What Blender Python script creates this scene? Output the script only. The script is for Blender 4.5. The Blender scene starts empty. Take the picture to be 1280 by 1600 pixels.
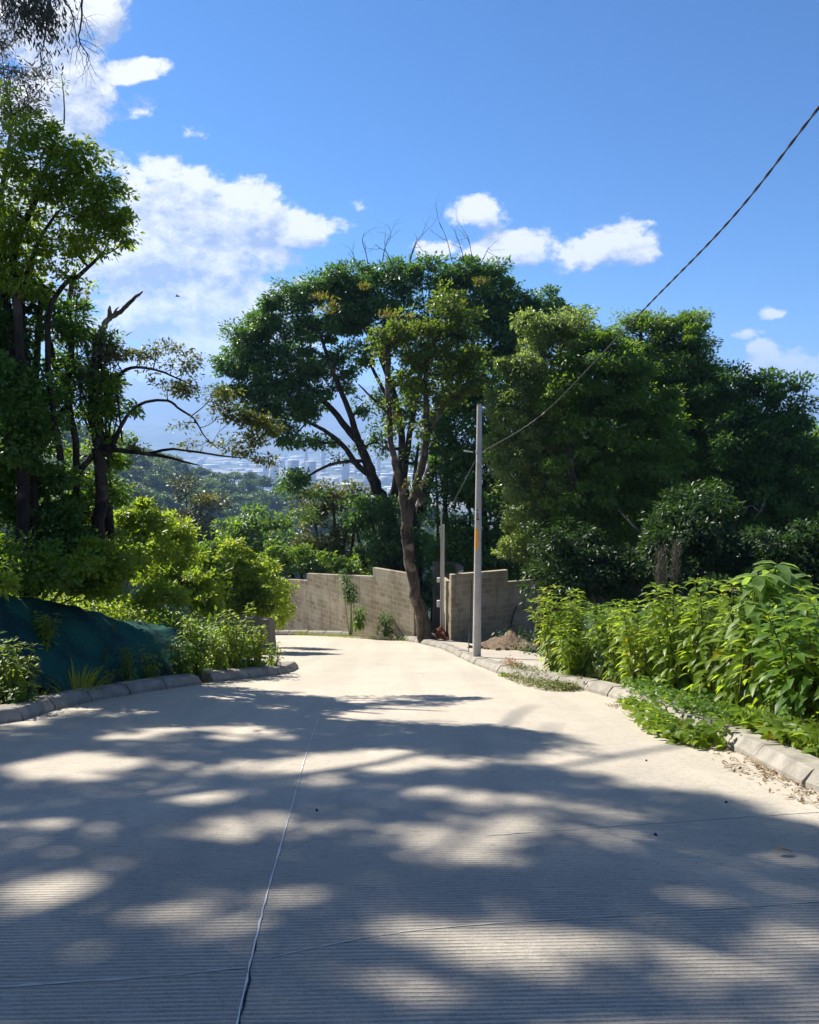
import bpy, math, random
import numpy as np
from mathutils import Vector

random.seed(7)
rng = np.random.default_rng(11)
SC = bpy.context.scene
COL = SC.collection
rad = math.radians

# ------------------------------------------------------------------ camera
F = 1200.0
PITCH = rad(7.125)
cd = bpy.data.cameras.new('camera')
cam = bpy.data.objects.new('camera', cd); COL.objects.link(cam)
cd.sensor_fit = 'HORIZONTAL'; cd.sensor_width = 36.0; cd.lens = 36.0 * F / 1280.0
cd.clip_start = 0.05; cd.clip_end = 30000
cam.location = (0, 0, 0); cam.rotation_euler = (rad(90) - PITCH, 0, 0)
SC.camera = cam

# ------------------------------------------------------------------ light
SUN_AZ = rad(-51)      # to the left of straight ahead
SUN_EL = rad(42)
S = np.array([math.sin(SUN_AZ) * math.cos(SUN_EL), math.cos(SUN_AZ) * math.cos(SUN_EL), math.sin(SUN_EL)])
sd = bpy.data.lights.new('sun', 'SUN'); sd.energy = 5.0; sd.angle = rad(0.53); sd.color = (1.0, 0.93, 0.80)
sun = bpy.data.objects.new('sun', sd); COL.objects.link(sun)
sun.rotation_euler = Vector(S).to_track_quat('Z', 'Y').to_euler()
SC.view_settings.view_transform = 'Standard'; SC.view_settings.look = 'None'
SC.view_settings.exposure = 1.22; SC.view_settings.gamma = 1.0
cy = SC.cycles
cy.max_bounces = 6; cy.diffuse_bounces = 3; cy.glossy_bounces = 2; cy.transmission_bounces = 3
cy.transparent_max_bounces = 6; cy.volume_bounces = 1
cy.sample_clamp_indirect = 6.0
cy.use_denoising = True
try: cy.denoiser = 'OPENIMAGEDENOISE'
except Exception: pass


def ray(px, py):
    u = (px - 640) / F; v = (py - 800) / F
    return (u, math.cos(PITCH) - v * math.sin(PITCH), -math.sin(PITCH) - v * math.cos(PITCH))


def at(px, py, Y):
    r = ray(px, py); t = Y / r[1]
    return np.array([r[0] * t, Y, r[2] * t])


# node helpers
class NT:
    def __init__(s, tree): s.t = tree; s.n = tree.nodes; s.l = tree.links
    def new(s, typ, **kw):
        n = s.n.new(typ)
        for k, v in kw.items(): setattr(n, k, v)
        return n
    def link(s, a, b): s.l.new(a, b)
    def put(s, sock, v):
        if isinstance(v, bpy.types.NodeSocket): s.l.new(v, sock)
        elif v is not None: sock.default_value = v
    def math(s, op, a, b=None, c=None, clamp=False):
        n = s.n.new('ShaderNodeMath'); n.operation = op; n.use_clamp = clamp
        s.put(n.inputs[0], a); s.put(n.inputs[1], b)
        if c is not None: s.put(n.inputs[2], c)
        return n.outputs[0]
    def vmath(s, op, a, b=None):
        n = s.n.new('ShaderNodeVectorMath'); n.operation = op
        s.put(n.inputs[0], a); s.put(n.inputs[1], b)
        return n.outputs['Value'] if op in ('DOT_PRODUCT', 'LENGTH') else n.outputs[0]
    def noise(s, vec, scale, detail=3, rough=0.55, dim='3D', dist=0.0):
        n = s.n.new('ShaderNodeTexNoise'); n.noise_dimensions = dim
        if vec is not None: s.l.new(vec, n.inputs['Vector'])
        n.inputs['Scale'].default_value = scale; n.inputs['Detail'].default_value = detail
        n.inputs['Roughness'].default_value = rough; n.inputs['Distortion'].default_value = dist
        return n.outputs['Fac']
    def mix(s, fac, a, b, mode='MIX'):
        n = s.n.new('ShaderNodeMix'); n.data_type = 'RGBA'; n.blend_type = mode
        s.put(n.inputs[0], fac)
        s.put(n.inputs[6], a if isinstance(a, bpy.types.NodeSocket) else (*a, 1))
        s.put(n.inputs[7], b if isinstance(b, bpy.types.NodeSocket) else (*b, 1))
        return n.outputs[2]
    def smooth(s, v, a, b, lo=0.0, hi=1.0):
        n = s.n.new('ShaderNodeMapRange'); n.interpolation_type = 'SMOOTHSTEP'
        s.put(n.inputs[0], v)
        n.inputs[1].default_value = a; n.inputs[2].default_value = b
        n.inputs[3].default_value = lo; n.inputs[4].default_value = hi
        return n.outputs[0]


# ------------------------------------------------------------------ sky with clouds
world = bpy.data.worlds.new('World'); SC.world = world; world.use_nodes = True
w = NT(world.node_tree); w.n.clear()
wout = w.new('ShaderNodeOutputWorld')
sky = w.new('ShaderNodeTexSky', sky_type='NISHITA')
sky.sun_disc = False; sky.sun_elevation = SUN_EL; sky.sun_rotation = SUN_AZ
sky.air_density = 1.0; sky.dust_density = 0.5; sky.ozone_density = 3.0; sky.altitude = 900
CLOUDS = [  # px, py, rx, ry, strength
    (60, 30, 110, 60, 1.0), (150, 25, 45, 38, .9), (90, 100, 70, 40, .8), (130, 165, 45, 45, .95), (60, 190, 90, 60, .9),
    (200, 108, 62, 17, .95), (300, 198, 24, 8, .35), (205, 178, 30, 16, .3),
    (270, 320, 95, 60, 1.1), (375, 330, 75, 50, 1.1), (295, 285, 30, 20, .6), (450, 350, 75, 32, .9), (240, 390, 110, 60, 1.1), (355, 400, 90, 60, 1.0),
    (330, 470, 130, 55, 1.0), (400, 480, 75, 50, .85), (230, 480, 100, 60, 1.0), (300, 545, 170, 55, .9), (440, 560, 120, 40, .6), (40, 380, 160, 180, .8), (558, 322, 14, 9, .35),
    (740, 332, 50, 26, .9), (690, 390, 38, 14, .8), (760, 388, 45, 20, .85), (815, 382, 70, 25, .95), (925, 385, 85, 34, 1.15),
    (1195, 493, 22, 8, .5), (1172, 527, 20, 7, .3), (1118, 540, 14, 9, .6),
    (1195, 570, 34, 30, .95), (1255, 590, 50, 34, 1.05), (1320, 600, 90, 40, 1.0), (1230, 620, 90, 34, .95), (1130, 640, 120, 25, .5),
]
geo = w.new('ShaderNodeTexCoord')
sep = w.new('ShaderNodeSeparateXYZ'); w.link(geo.outputs['Generated'], sep.inputs[0])
ysafe = w.math('MAXIMUM', sep.outputs[1], 0.05)
U = w.math('DIVIDE', sep.outputs[0], ysafe); W_ = w.math('DIVIDE', sep.outputs[2], ysafe)
comb = w.new('ShaderNodeCombineXYZ'); w.link(U, comb.inputs[0]); w.link(W_, comb.inputs[1])
UV = comb.outputs[0]


def cloud_field(vec):
    wn = w.new('ShaderNodeTexNoise'); w.link(vec, wn.inputs['Vector']); wn.inputs['Scale'].default_value = 9; wn.inputs['Detail'].default_value = 3
    warp = w.vmath('MULTIPLY', w.vmath('SUBTRACT', wn.outputs['Color'], (.5, .5, .5)), (.07, .05, 0))
    q = w.vmath('ADD', vec, warp)
    acc = None
    for (px, py, rx, ry, st) in CLOUDS:
        r = ray(px, py); u0, w0 = r[0] / r[1], r[2] / r[1]
        d = w.vmath('MULTIPLY', w.vmath('SUBTRACT', q, (u0, w0, 0)), (F / rx / 1.2, F / ry / 1.2, 0))
        e = w.math('MULTIPLY_ADD', w.vmath('DOT_PRODUCT', d, d), -st, st)
        acc = e if acc is None else w.math('SMOOTH_MAX', acc, e, 0.25)
    acc = w.math('MAXIMUM', acc, -0.8)
    n1 = w.noise(w.vmath('MULTIPLY', vec, (1, 1.35, 1)), 12, 10, 0.66)
    n2 = w.noise(w.vmath('MULTIPLY', vec, (1, 2.0, 1)), 4.5, 3, 0.5)
    v = w.math('MULTIPLY_ADD', w.math('SUBTRACT', n1, .5), 3.7, acc)
    n3 = w.noise(w.vmath('MULTIPLY', vec, (1, 1.5, 1)), 42, 6, 0.6)
    v = w.math('MULTIPLY_ADD', w.math('SUBTRACT', n3, .5), 1.1, v)
    return w.math('MULTIPLY_ADD', w.math('SUBTRACT', n2, .5), 0.5, v)


d0 = cloud_field(UV)
d1 = cloud_field(w.vmath('ADD', UV, (-0.010, 0.028, 0)))
cov = w.smooth(d0, 0.0, 0.62)
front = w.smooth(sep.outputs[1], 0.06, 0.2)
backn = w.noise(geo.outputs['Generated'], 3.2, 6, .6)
back = w.math('MULTIPLY', w.smooth(backn, .48, .62), w.smooth(sep.outputs[2], .02, .15))  # out-of-view clouds, behind and overhead, added to whiten the ambient fill light
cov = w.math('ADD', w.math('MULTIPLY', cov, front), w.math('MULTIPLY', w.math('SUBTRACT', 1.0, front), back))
lightamt = w.math('MULTIPLY_ADD', w.math('SUBTRACT', d0, d1), 0.95, 0.46, clamp=True)
ccol = w.mix(lightamt, (.36, .45, .66), (.98, .98, .98))
skycol = w.mix(1.0, sky.outputs[0], (.25, .61, .95), 'MULTIPLY')
bg1 = w.new('ShaderNodeBackground'); w.link(skycol, bg1.inputs[0]); bg1.inputs[1].default_value = 0.064
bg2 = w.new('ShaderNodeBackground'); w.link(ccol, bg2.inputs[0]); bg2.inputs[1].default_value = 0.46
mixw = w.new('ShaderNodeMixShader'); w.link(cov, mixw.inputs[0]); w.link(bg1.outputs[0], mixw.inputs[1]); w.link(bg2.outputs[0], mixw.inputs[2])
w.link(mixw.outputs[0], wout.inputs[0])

# ------------------------------------------------------------------ materials


def material(name, build):
    m = bpy.data.materials.new(name); m.use_nodes = True
    t = NT(m.node_tree); t.n.clear()
    out = t.new('ShaderNodeOutputMaterial')
    build(t, out)
    return m


def surface(t, out, col, rough=0.8, spec=0.3, bump=None, bump_s=0.5, bump_d=0.01, metal=0.0):
    p = t.new('ShaderNodeBsdfPrincipled')
    t.put(p.inputs['Base Color'], col if isinstance(col, bpy.types.NodeSocket) else (*col, 1))
    t.put(p.inputs['Roughness'], rough); t.put(p.inputs['Specular IOR Level'], spec); t.put(p.inputs['Metallic'], metal)
    if bump is not None:
        b = t.new('ShaderNodeBump'); b.inputs['Strength'].default_value = bump_s; b.inputs['Distance'].default_value = bump_d
        t.link(bump, b.inputs['Height']); t.link(b.outputs[0], p.inputs['Normal'])
    t.link(p.outputs[0], out.inputs[0])
    return p


def leaf_mat(name, dark, light, trans, tw=0.4, rough=0.42, spec=0.35, yellow=None, yfrac=0.04, scale=1.2):
    def b(t, out):
        g = t.new('ShaderNodeNewGeometry')
        pos = g.outputs['Position']
        rnd = g.outputs['Random Per Island']
        nz = t.noise(pos, scale, 2)
        f = t.math('ADD', t.math('MULTIPLY', rnd, .6), t.math('MULTIPLY', t.smooth(nz, .35, .65), .4))
        col = t.mix(f, dark, light)
        tc = t.mix(t.math('MULTIPLY', rnd, .35), trans, light)
        if yellow is not None:
            yy = t.math('LESS_THAN', rnd, yfrac)
            col = t.mix(yy, col, yellow); tc = t.mix(yy, tc, yellow)
        p = t.new('ShaderNodeBsdfPrincipled'); t.link(col, p.inputs['Base Color'])
        p.inputs['Roughness'].default_value = rough; p.inputs['Specular IOR Level'].default_value = spec
        tr = t.new('ShaderNodeBsdfTranslucent'); t.link(tc, tr.inputs[0])
        m = t.new('ShaderNodeMixShader'); m.inputs[0].default_value = tw
        t.link(p.outputs[0], m.inputs[1]); t.link(tr.outputs[0], m.inputs[2]); t.link(m.outputs[0], out.inputs[0])
    return material(name, b)


M = {}
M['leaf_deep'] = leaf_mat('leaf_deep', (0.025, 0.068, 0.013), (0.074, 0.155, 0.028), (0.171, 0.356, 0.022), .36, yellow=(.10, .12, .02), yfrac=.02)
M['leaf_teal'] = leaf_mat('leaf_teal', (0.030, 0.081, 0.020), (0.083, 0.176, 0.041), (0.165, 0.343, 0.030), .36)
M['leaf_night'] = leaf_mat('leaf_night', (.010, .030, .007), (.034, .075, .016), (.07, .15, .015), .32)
M['leaf_mid'] = leaf_mat('leaf_mid', (0.032, 0.079, 0.012), (0.101, 0.186, 0.025), (0.269, 0.454, 0.021), .42, yellow=(.16, .15, .02), yfrac=.03)
M['leaf_bright'] = leaf_mat('leaf_bright', (0.056, 0.105, 0.012), (0.150, 0.231, 0.025), (0.425, 0.572, 0.030), .5, yellow=(.30, .28, .03), yfrac=.03)
M['leaf_lime'] = leaf_mat('leaf_lime', (.07, .13, .015), (.17, .25, .035), (.48, .62, .035), .55, yellow=(.45, .40, .03), yfrac=.05, scale=4)
M['leaf_warm'] = leaf_mat('leaf_warm', (0.034, 0.069, 0.012), (0.102, 0.156, 0.028), (0.259, 0.390, 0.024), .4, yellow=(.22, .16, .03), yfrac=.06)
M['leaf_olive'] = leaf_mat('leaf_olive', (.05, .07, .018), (.13, .15, .040), (.20, .24, .03), .42, yellow=(.25, .20, .04), yfrac=.08)
M['leaf_pale'] = leaf_mat('leaf_pale', (0.066, 0.109, 0.027), (0.220, 0.276, 0.090), (0.387, 0.531, 0.079), .42, rough=.35, spec=.5)
M['leaf_grey'] = leaf_mat('leaf_grey', (.07, .07, .05), (.14, .13, .10), (.12, .11, .07), .3)
M['leaf_far'] = leaf_mat('leaf_far', (.03, .075, .022), (.075, .14, .035), (.13, .24, .02), .3, scale=.08)
M['leaf_far_light'] = leaf_mat('leaf_far_light', (.06, .11, .025), (.13, .19, .045), (.2, .3, .03), .3, scale=.08)
M['leaf_far_olive'] = leaf_mat('leaf_far_olive', (.06, .075, .03), (.12, .12, .05), (.12, .13, .04), .25, scale=.08)
M['leaf_gold'] = leaf_mat('leaf_gold', (.13, .13, .02), (.26, .24, .03), (.34, .32, .03), .4)
M['leaf_dry'] = leaf_mat('leaf_dry', (.11, .07, .04), (.30, .20, .12), (.2, .12, .06), .2, rough=.8, spec=.1)
M['leaf_rust'] = leaf_mat('leaf_rust', (.16, .05, .015), (.35, .14, .03), (.35, .14, .03), .35)
M['grass'] = leaf_mat('grass', (.07, .11, .02), (.20, .24, .06), (.32, .42, .05), .45, yellow=(.40, .34, .14), yfrac=.15)
M['straw'] = leaf_mat('straw', (.16, .13, .08), (.34, .28, .18), (.2, .16, .1), .2, rough=.8, spec=.1)


def bark(name, a, b_, sc=6):
    def bb(t, out):
        tc = t.new('ShaderNodeTexCoord')
        v = t.vmath('MULTIPLY', tc.outputs['Object'], (1, 1, .25))
        n = t.noise(v, sc, 6, .65); n2 = t.noise(tc.outputs['Object'], 2.2, 4)
        c = t.mix(t.smooth(n, .35, .65), a, b_)
        c = t.mix(t.smooth(n2, .52, .66), c, tuple(min(1, x * 1.9) for x in b_))
        surface(t, out, c, .9, .15, n, .9, .03)
    return material(name, bb)


M['bark_dark'] = bark('bark_dark', (.014, .012, .010), (.045, .037, .029))
M['bark_light'] = bark('bark_light', (.05, .042, .03), (.16, .135, .10))
M['bark_mid'] = bark('bark_mid', (.028, .023, .018), (.09, .073, .055))
M['stem_green'] = material('stem_green', lambda t, o: surface(t, o, (.10, .13, .04), .7, .2))
M['stem_brown'] = material('stem_brown', lambda t, o: surface(t, o, (.09, .055, .03), .8, .2))


def road_b(t, out):
    g = t.new('ShaderNodeNewGeometry'); pos = g.outputs['Position']
    sp = t.new('ShaderNodeSeparateXYZ'); t.link(pos, sp.inputs[0])
    X, Y = sp.outputs[0], sp.outputs[1]
    n_big = t.noise(pos, .35, 4, .6); n_mid = t.noise(pos, 2.2, 5, .65); n_fine = t.noise(pos, 38, 4, .7)
    # broom stretched streaks across the road
    stv = t.vmath('MULTIPLY', pos, (1.3, 26, 0)); n_st = t.noise(stv, 1.0, 4, .7)
    wob = t.math('MULTIPLY', t.math('SUBTRACT', t.noise(t.vmath('MULTIPLY', pos, (.8, 3, 0)), 2.2, 3), .5), .022)
    ph = t.math('ADD', t.math('ADD', t.math('MULTIPLY', X, -.035), Y), wob)
    wave = t.math('SINE', t.math('MULTIPLY', ph, 2 * math.pi / .028))
    groove = t.smooth(wave, -.95, .25)
    # grooves are worn smooth further down the slope, broken here and there
    near = t.smooth(t.math('ADD', Y, t.math('MULTIPLY', t.math('SUBTRACT', n_big, .5), 3.0)), 2.9, 5.2, 1.0, .12)
    brk = t.math('MULTIPLY', near, t.smooth(n_mid, .25, .52, .45, 1.0))
    base = t.mix(t.smooth(n_big, .3, .7), (.26, .24, .21), (.38, .345, .29))
    base = t.mix(t.math('MULTIPLY', t.smooth(n_mid, .45, .7), .45), base, (.40, .365, .31))
    base = t.mix(t.math('MULTIPLY', t.smooth(n_st, .55, .75), .35), base, (.19, .175, .16))
    dustf = t.smooth(t.math('ADD', Y, t.math('MULTIPLY', n_mid, 3)), 4.5, 10)
    base = t.mix(t.math('MULTIPLY', dustf, .35), base, (.42, .375, .315))
    spk = t.smooth(t.noise(pos, 70, 2, .5), .66, .74)
    base = t.mix(t.math('MULTIPLY', spk, .5), base, (.13, .12, .11))
    gd = t.math('MULTIPLY', t.math('SUBTRACT', 1.0, groove), brk)
    base = t.mix(t.math('MULTIPLY', gd, .66), base, (.10, .097, .095))
    # paler tyre-worn lanes and dusty drifts along the slope
    lane = t.noise(t.vmath('MULTIPLY', pos, (1.7, .12, 0)), 1.0, 3, .55)
    base = t.mix(t.math('MULTIPLY', t.smooth(lane, .42, .62), .30), base, (.22, .205, .18))
    base = t.mix(t.math('MULTIPLY', t.smooth(t.noise(t.vmath('MULTIPLY', pos, (3, 9, 0)), 1.0, 6, .75), .54, .66), .30), base, (.17, .158, .14))
    g1 = t.noise(pos, 110, 3, .7); g2 = t.noise(t.vmath('MULTIPLY', pos, (14, 30, 0)), 1.0, 4, .7)
    base = t.mix(t.smooth(g1, .35, .65, .0, .30), base, (.50, .46, .40))
    base = t.mix(t.smooth(g2, .5, .72, .0, .42), base, (.12, .112, .10))
    # darker damp stain patches
    st = t.smooth(t.noise(t.vmath('MULTIPLY', pos, (1, .6, 0)), .9, 5, .6), .60, .72)
    base = t.mix(t.math('MULTIPLY', st, .22), base, (.15, .143, .135))
    base = t.mix(1.0, base, (1.15, 1.13, 1.10), 'MULTIPLY')
    hgt = t.math('ADD', t.math('MULTIPLY', t.math('MULTIPLY', groove, brk), .9), t.math('ADD', t.math('MULTIPLY', n_fine, .5), t.math('MULTIPLY', n_st, .5)))
    hgt = t.math('ADD', hgt, t.math('MULTIPLY', g2, -.8))
    surface(t, out, base, .85, .25, hgt, 1.0, .008)


M['road'] = material('road', road_b)


def conc_b(a, b2, sc=5, stain=True):
    def bb(t, out):
        g = t.new('ShaderNodeNewGeometry'); pos = g.outputs['Position']
        n = t.noise(pos, sc, 6, .65); nf = t.noise(pos, sc * 12, 3, .6)
        c = t.mix(t.smooth(n, .3, .7), a, b2)
        c = t.mix(t.math('MULTIPLY', t.smooth(nf, .6, .75), .4), c, tuple(x * .5 for x in a))
        if stain:
            s_ = t.noise(t.vmath('MULTIPLY', pos, (1, 1, .3)), 2.5, 4)
            c = t.mix(t.math('MULTIPLY', t.smooth(s_, .55, .7), .4), c, (.12, .11, .09))
        surface(t, out, c, .88, .2, t.math('ADD', n, t.math('MULTIPLY', nf, .4)), .5, .01)
    return bb


M['kerb'] = material('kerb', conc_b((.19, .178, .155), (.31, .285, .245)))
M['pavement'] = material('pavement', conc_b((.31, .285, .24), (.41, .37, .315), 3, False))
M['concrete'] = material('concrete', conc_b((.26, .24, .205), (.38, .35, .30), 3))
M['render_wall'] = material('render_wall', conc_b((.14, .125, .10), (.20, .18, .145), 1.5))
M['pole'] = material('pole', conc_b((.33, .318, .295), (.42, .40, .375), 4, False))
M['metal'] = material('metal', lambda t, o: surface(t, o, (.38, .38, .38), .45, .5, metal=.6))
M['white_box'] = material('white_box', lambda t, o: surface(t, o, (.55, .55, .53), .5, .4))
M['black'] = material('black', lambda t, o: surface(t, o, (.012, .012, .013), .5, .4))
M['orange'] = material('orange', lambda t, o: surface(t, o, (.75, .30, .025), .5, .4))
M['brown_mark'] = material('brown_mark', lambda t, o: surface(t, o, (.30, .08, .01), .6, .3))
M['cable'] = material('cable', lambda t, o: surface(t, o, (.035, .034, .036), .45, .5))
M['joint_light'] = material('joint_light', conc_b((.52, .51, .49), (.66, .65, .62), 9, False))
M['joint_dark'] = material('joint_dark', lambda t, o: surface(t, o, (.03, .03, .03), .9, .1))
M['joint_faint'] = material('joint_faint', conc_b((.36, .34, .31), (.44, .42, .385), 9, False))
M['bird'] = material('bird', lambda t, o: surface(t, o, (.02, .02, .02), .7, .2))
M['cloth'] = material('cloth', conc_b((.10, .035, .02), (.20, .08, .05), 8, False))


def block_b(t, out):
    tc = t.new('ShaderNodeTexCoord')
    mp = t.new('ShaderNodeMapping'); t.link(tc.outputs['Object'], mp.inputs[0]); mp.inputs['Rotation'].default_value = (rad(90), 0, 0)
    # object X -> brick x, object Z -> brick y
    sp = t.new('ShaderNodeSeparateXYZ'); t.link(tc.outputs['Object'], sp.inputs[0])
    cb = t.new('ShaderNodeCombineXYZ'); t.link(t.math('ADD', sp.outputs[0], sp.outputs[1]), cb.inputs[0]); t.link(sp.outputs[2], cb.inputs[1])
    br = t.new('ShaderNodeTexBrick'); t.link(cb.outputs[0], br.inputs['Vector'])
    br.inputs['Scale'].default_value = 1; br.inputs['Brick Width'].default_value = .40; br.inputs['Row Height'].default_value = .20
    br.inputs['Mortar Size'].default_value = .013; br.inputs['Mortar Smooth'].default_value = .2; br.inputs['Bias'].default_value = 0
    br.inputs['Color1'].default_value = (.21, .175, .12, 1); br.inputs['Color2'].default_value = (.31, .265, .185, 1); br.inputs['Mortar'].default_value = (.37, .33, .25, 1)
    n = t.noise(tc.outputs['Object'], 1.1, 5, .6); nf = t.noise(tc.outputs['Object'], 24, 4, .6)
    c = t.mix(t.math('MULTIPLY', t.smooth(n, .48, .60), .55), br.outputs['Color'], (.40, .36, .28))
    low = t.smooth(t.math('ADD', sp.outputs[2], t.math('MULTIPLY', n, .5)), .2, .75, .6, 0.0)
    strk = t.noise(t.vmath('MULTIPLY', tc.outputs['Object'], (2.2, 2.2, .25)), 1.6, 5, .65)
    c = t.mix(t.math('MULTIPLY', t.smooth(strk, .50, .66), .5), c, (.13, .115, .085))
    c = t.mix(low, c, (.11, .095, .07))
    c = t.mix(t.math('MULTIPLY', t.smooth(nf, .55, .7), .3), c, (.15, .13, .1))
    h = t.math('ADD', t.math('MULTIPLY', br.outputs['Fac'], -.6), t.math('MULTIPLY', nf, .4))
    surface(t, out, c, .9, .15, h, .7, .012)


M['block'] = material('block', block_b)


def net_b(t, out):
    g = t.new('ShaderNodeNewGeometry'); pos = g.outputs['Position']
    n = t.noise(pos, 1.3, 4); nf = t.noise(t.vmath('MULTIPLY', pos, (1, 1, .3)), 30, 3)
    c = t.mix(t.smooth(n, .35, .65), (.004, .026, .034), (.011, .085, .065))
    c = t.mix(t.math('MULTIPLY', t.smooth(nf, .5, .75), .5), c, (.05, .13, .11))
    p = t.new('ShaderNodeBsdfPrincipled'); t.link(c, p.inputs['Base Color']); p.inputs['Roughness'].default_value = .85
    p.inputs['Specular IOR Level'].default_value = .15
    b = t.new('ShaderNodeBump'); b.inputs['Strength'].default_value = .6; b.inputs['Distance'].default_value = .02
    t.link(nf, b.inputs['Height']); t.link(b.outputs[0], p.inputs['Normal'])
    t.link(p.outputs[0], out.inputs[0])


M['net'] = material('net', net_b)


def ground_b(t, out):
    g = t.new('ShaderNodeNewGeometry'); pos = g.outputs['Position']
    sp = t.new('ShaderNodeSeparateXYZ'); t.link(pos, sp.inputs[0])
    n = t.noise(pos, .8, 6, .6); nf = t.noise(pos, 9, 5, .65)
    c = t.mix(t.smooth(n, .4, .6), (.045, .035, .022), (.10, .078, .05))
    c = t.mix(t.math('MULTIPLY', t.smooth(nf, .5, .65), .6), c, (.04, .055, .018))
    c = t.mix(t.smooth(sp.outputs[1], 30, 60), c, t.mix(t.smooth(nf, .4, .6), (.016, .034, .010), (.045, .075, .022)))
    # the valley floor far away: a patchwork of town and trees
    far = t.smooth(sp.outputs[1], 500, 1100)
    vo = t.new('ShaderNodeTexVoronoi'); vo.inputs['Scale'].default_value = .012; t.link(pos, vo.inputs['Vector'])
    vs = t.new('ShaderNodeSeparateColor'); t.link(vo.outputs['Color'], vs.inputs[0])
    town = t.mix(t.smooth(vs.outputs[0], .3, .8), (.05, .075, .05), (.30, .28, .26))
    c = t.mix(far, c, town)
    surface(t, out, c, .95, .1, t.math('ADD', n, nf), .8, .04)


M['ground'] = material('ground', ground_b)
M['mountain'] = material('mountain', lambda t, o: surface(t, o, t.mix(t.smooth(t.noise(t.new('ShaderNodeNewGeometry').outputs['Position'], .004, 6), .4, .6), (.04, .065, .04), (.11, .11, .07)), .95, .1))
M['dirt'] = material('dirt', conc_b((.065, .045, .03), (.17, .125, .085), 9, False))
M['facade'] = material('facade', conc_b((.34, .33, .31), (.44, .43, .41), .05, False))
M['facade_white'] = material('facade_white', lambda t, o: surface(t, o, (.52, .51, .50), .8, .2))
M['facade_grey'] = material('facade_grey', lambda t, o: surface(t, o, (.24, .26, .30), .7, .3))
M['roof_white'] = material('roof_white', lambda t, o: surface(t, o, (.62, .62, .62), .6, .3))
M['window_dark'] = material('window_dark', lambda t, o: surface(t, o, (.06, .07, .09), .3, .6))

# ------------------------------------------------------------------ mesh helpers


def mesh_np(name, V, T, mats, smooth=False, midx=None):
    V = np.asarray(V, dtype=np.float32); T = np.asarray(T, dtype=np.int32)
    me = bpy.data.meshes.new(name)
    k = T.shape[1]
    me.vertices.add(len(V)); me.vertices.foreach_set('co', V.ravel())
    me.loops.add(T.size); me.loops.foreach_set('vertex_index', T.ravel())
    me.polygons.add(len(T))
    me.polygons.foreach_set('loop_start', np.arange(0, T.size, k, dtype=np.int32))
    me.polygons.foreach_set('loop_total', np.full(len(T), k, dtype=np.int32))
    if smooth: me.polygons.foreach_set('use_smooth', np.ones(len(T), dtype=bool))
    for m in (mats if isinstance(mats, (list, tuple)) else [mats]): me.materials.append(m)
    if midx is not None: me.polygons.foreach_set('material_index', np.asarray(midx, dtype=np.int32))
    me.update(calc_edges=True)
    return me


class MB:
    """collects polygons"""
    def __init__(s): s.V = []; s.Fc = []; s.n = 0
    def add(s, V, Fc):
        s.V.extend([tuple(v) for v in V]); s.Fc.extend([tuple(i + s.n for i in f) for f in Fc]); s.n += len(V)
    def box(s, c, size, rz=0.0, shear=(0, 0)):
        cx, cy_, cz = c; sx, sy, sz = [v / 2 for v in size]
        vs = []
        for z in (-sz, sz):
            for x, y in ((-sx, -sy), (sx, -sy), (sx, sy), (-sx, sy)):
                vs.append((cx + x * math.cos(rz) - y * math.sin(rz) + (shear[0] if z > 0 else 0), cy_ + x * math.sin(rz) + y * math.cos(rz) + (shear[1] if z > 0 else 0), cz + z))
        s.add(vs, [(3, 2, 1, 0), (4, 5, 6, 7), (0, 1, 5, 4), (1, 2, 6, 5), (2, 3, 7, 6), (3, 0, 4, 7)])
    def tube(s, pts, radii, seg=8, cap=True, rough=0.0):
        pts = [np.array(p, float) for p in pts]; rings = []
        up = np.array([0.13, 0.21, 1.0])
        V = []
        for i, p in enumerate(pts):
            d = pts[min(i + 1, len(pts) - 1)] - pts[max(i - 1, 0)]
            d = d / (np.linalg.norm(d) + 1e-9)
            a = np.cross(d, up)
            if np.linalg.norm(a) < 1e-3: a = np.cross(d, np.array([1.0, 0, 0]))
            a /= np.linalg.norm(a); b = np.cross(d, a)
            if i and np.dot(a, pa) < 0: pass
            pa = a
            for k in range(seg):
                th = 2 * math.pi * k / seg
                r = radii[i] * (1 + (random.uniform(-rough, rough) if rough else 0))
                V.append(p + (a * math.cos(th) + b * math.sin(th)) * r)
        Fc = []
        for i in range(len(pts) - 1):
            for k in range(seg):
                k2 = (k + 1) % seg
                Fc.append((i * seg + k, i * seg + k2, (i + 1) * seg + k2, (i + 1) * seg + k))
        if cap:
            Fc.append(tuple(range(seg))); Fc.append(tuple((len(pts) - 1) * seg + k for k in range(seg))[::-1])
        s.add(V, Fc)
    def build(s, name, mat, parent=None, smooth=False):
        V = np.array(s.V, float)
        if parent is not None: V = V - np.array(parent.location)
        me = bpy.data.meshes.new(name); me.from_pydata([tuple(v) for v in V], [], s.Fc)
        me.materials.append(mat)
        if smooth:
            me.polygons.foreach_set('use_smooth', np.ones(len(me.polygons), dtype=bool))
        me.update()
        return link(name, me, parent)


def link(name, me, parent=None):
    o = bpy.data.objects.new(name, me); COL.objects.link(o)
    if parent is not None: o.parent = parent
    return o


def tag(o, label=None, cat=None, group=None, kind=None):
    if label: o['label'] = label
    if cat: o['category'] = cat
    if group: o['group'] = group
    if kind: o['kind'] = kind
    return o


def thing(name, label, cat, loc, group=None):
    o = bpy.data.objects.new(name, None); COL.objects.link(o); o.location = tuple(float(v) for v in loc); o.empty_display_size = .2
    return tag(o, label, cat, group)


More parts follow.
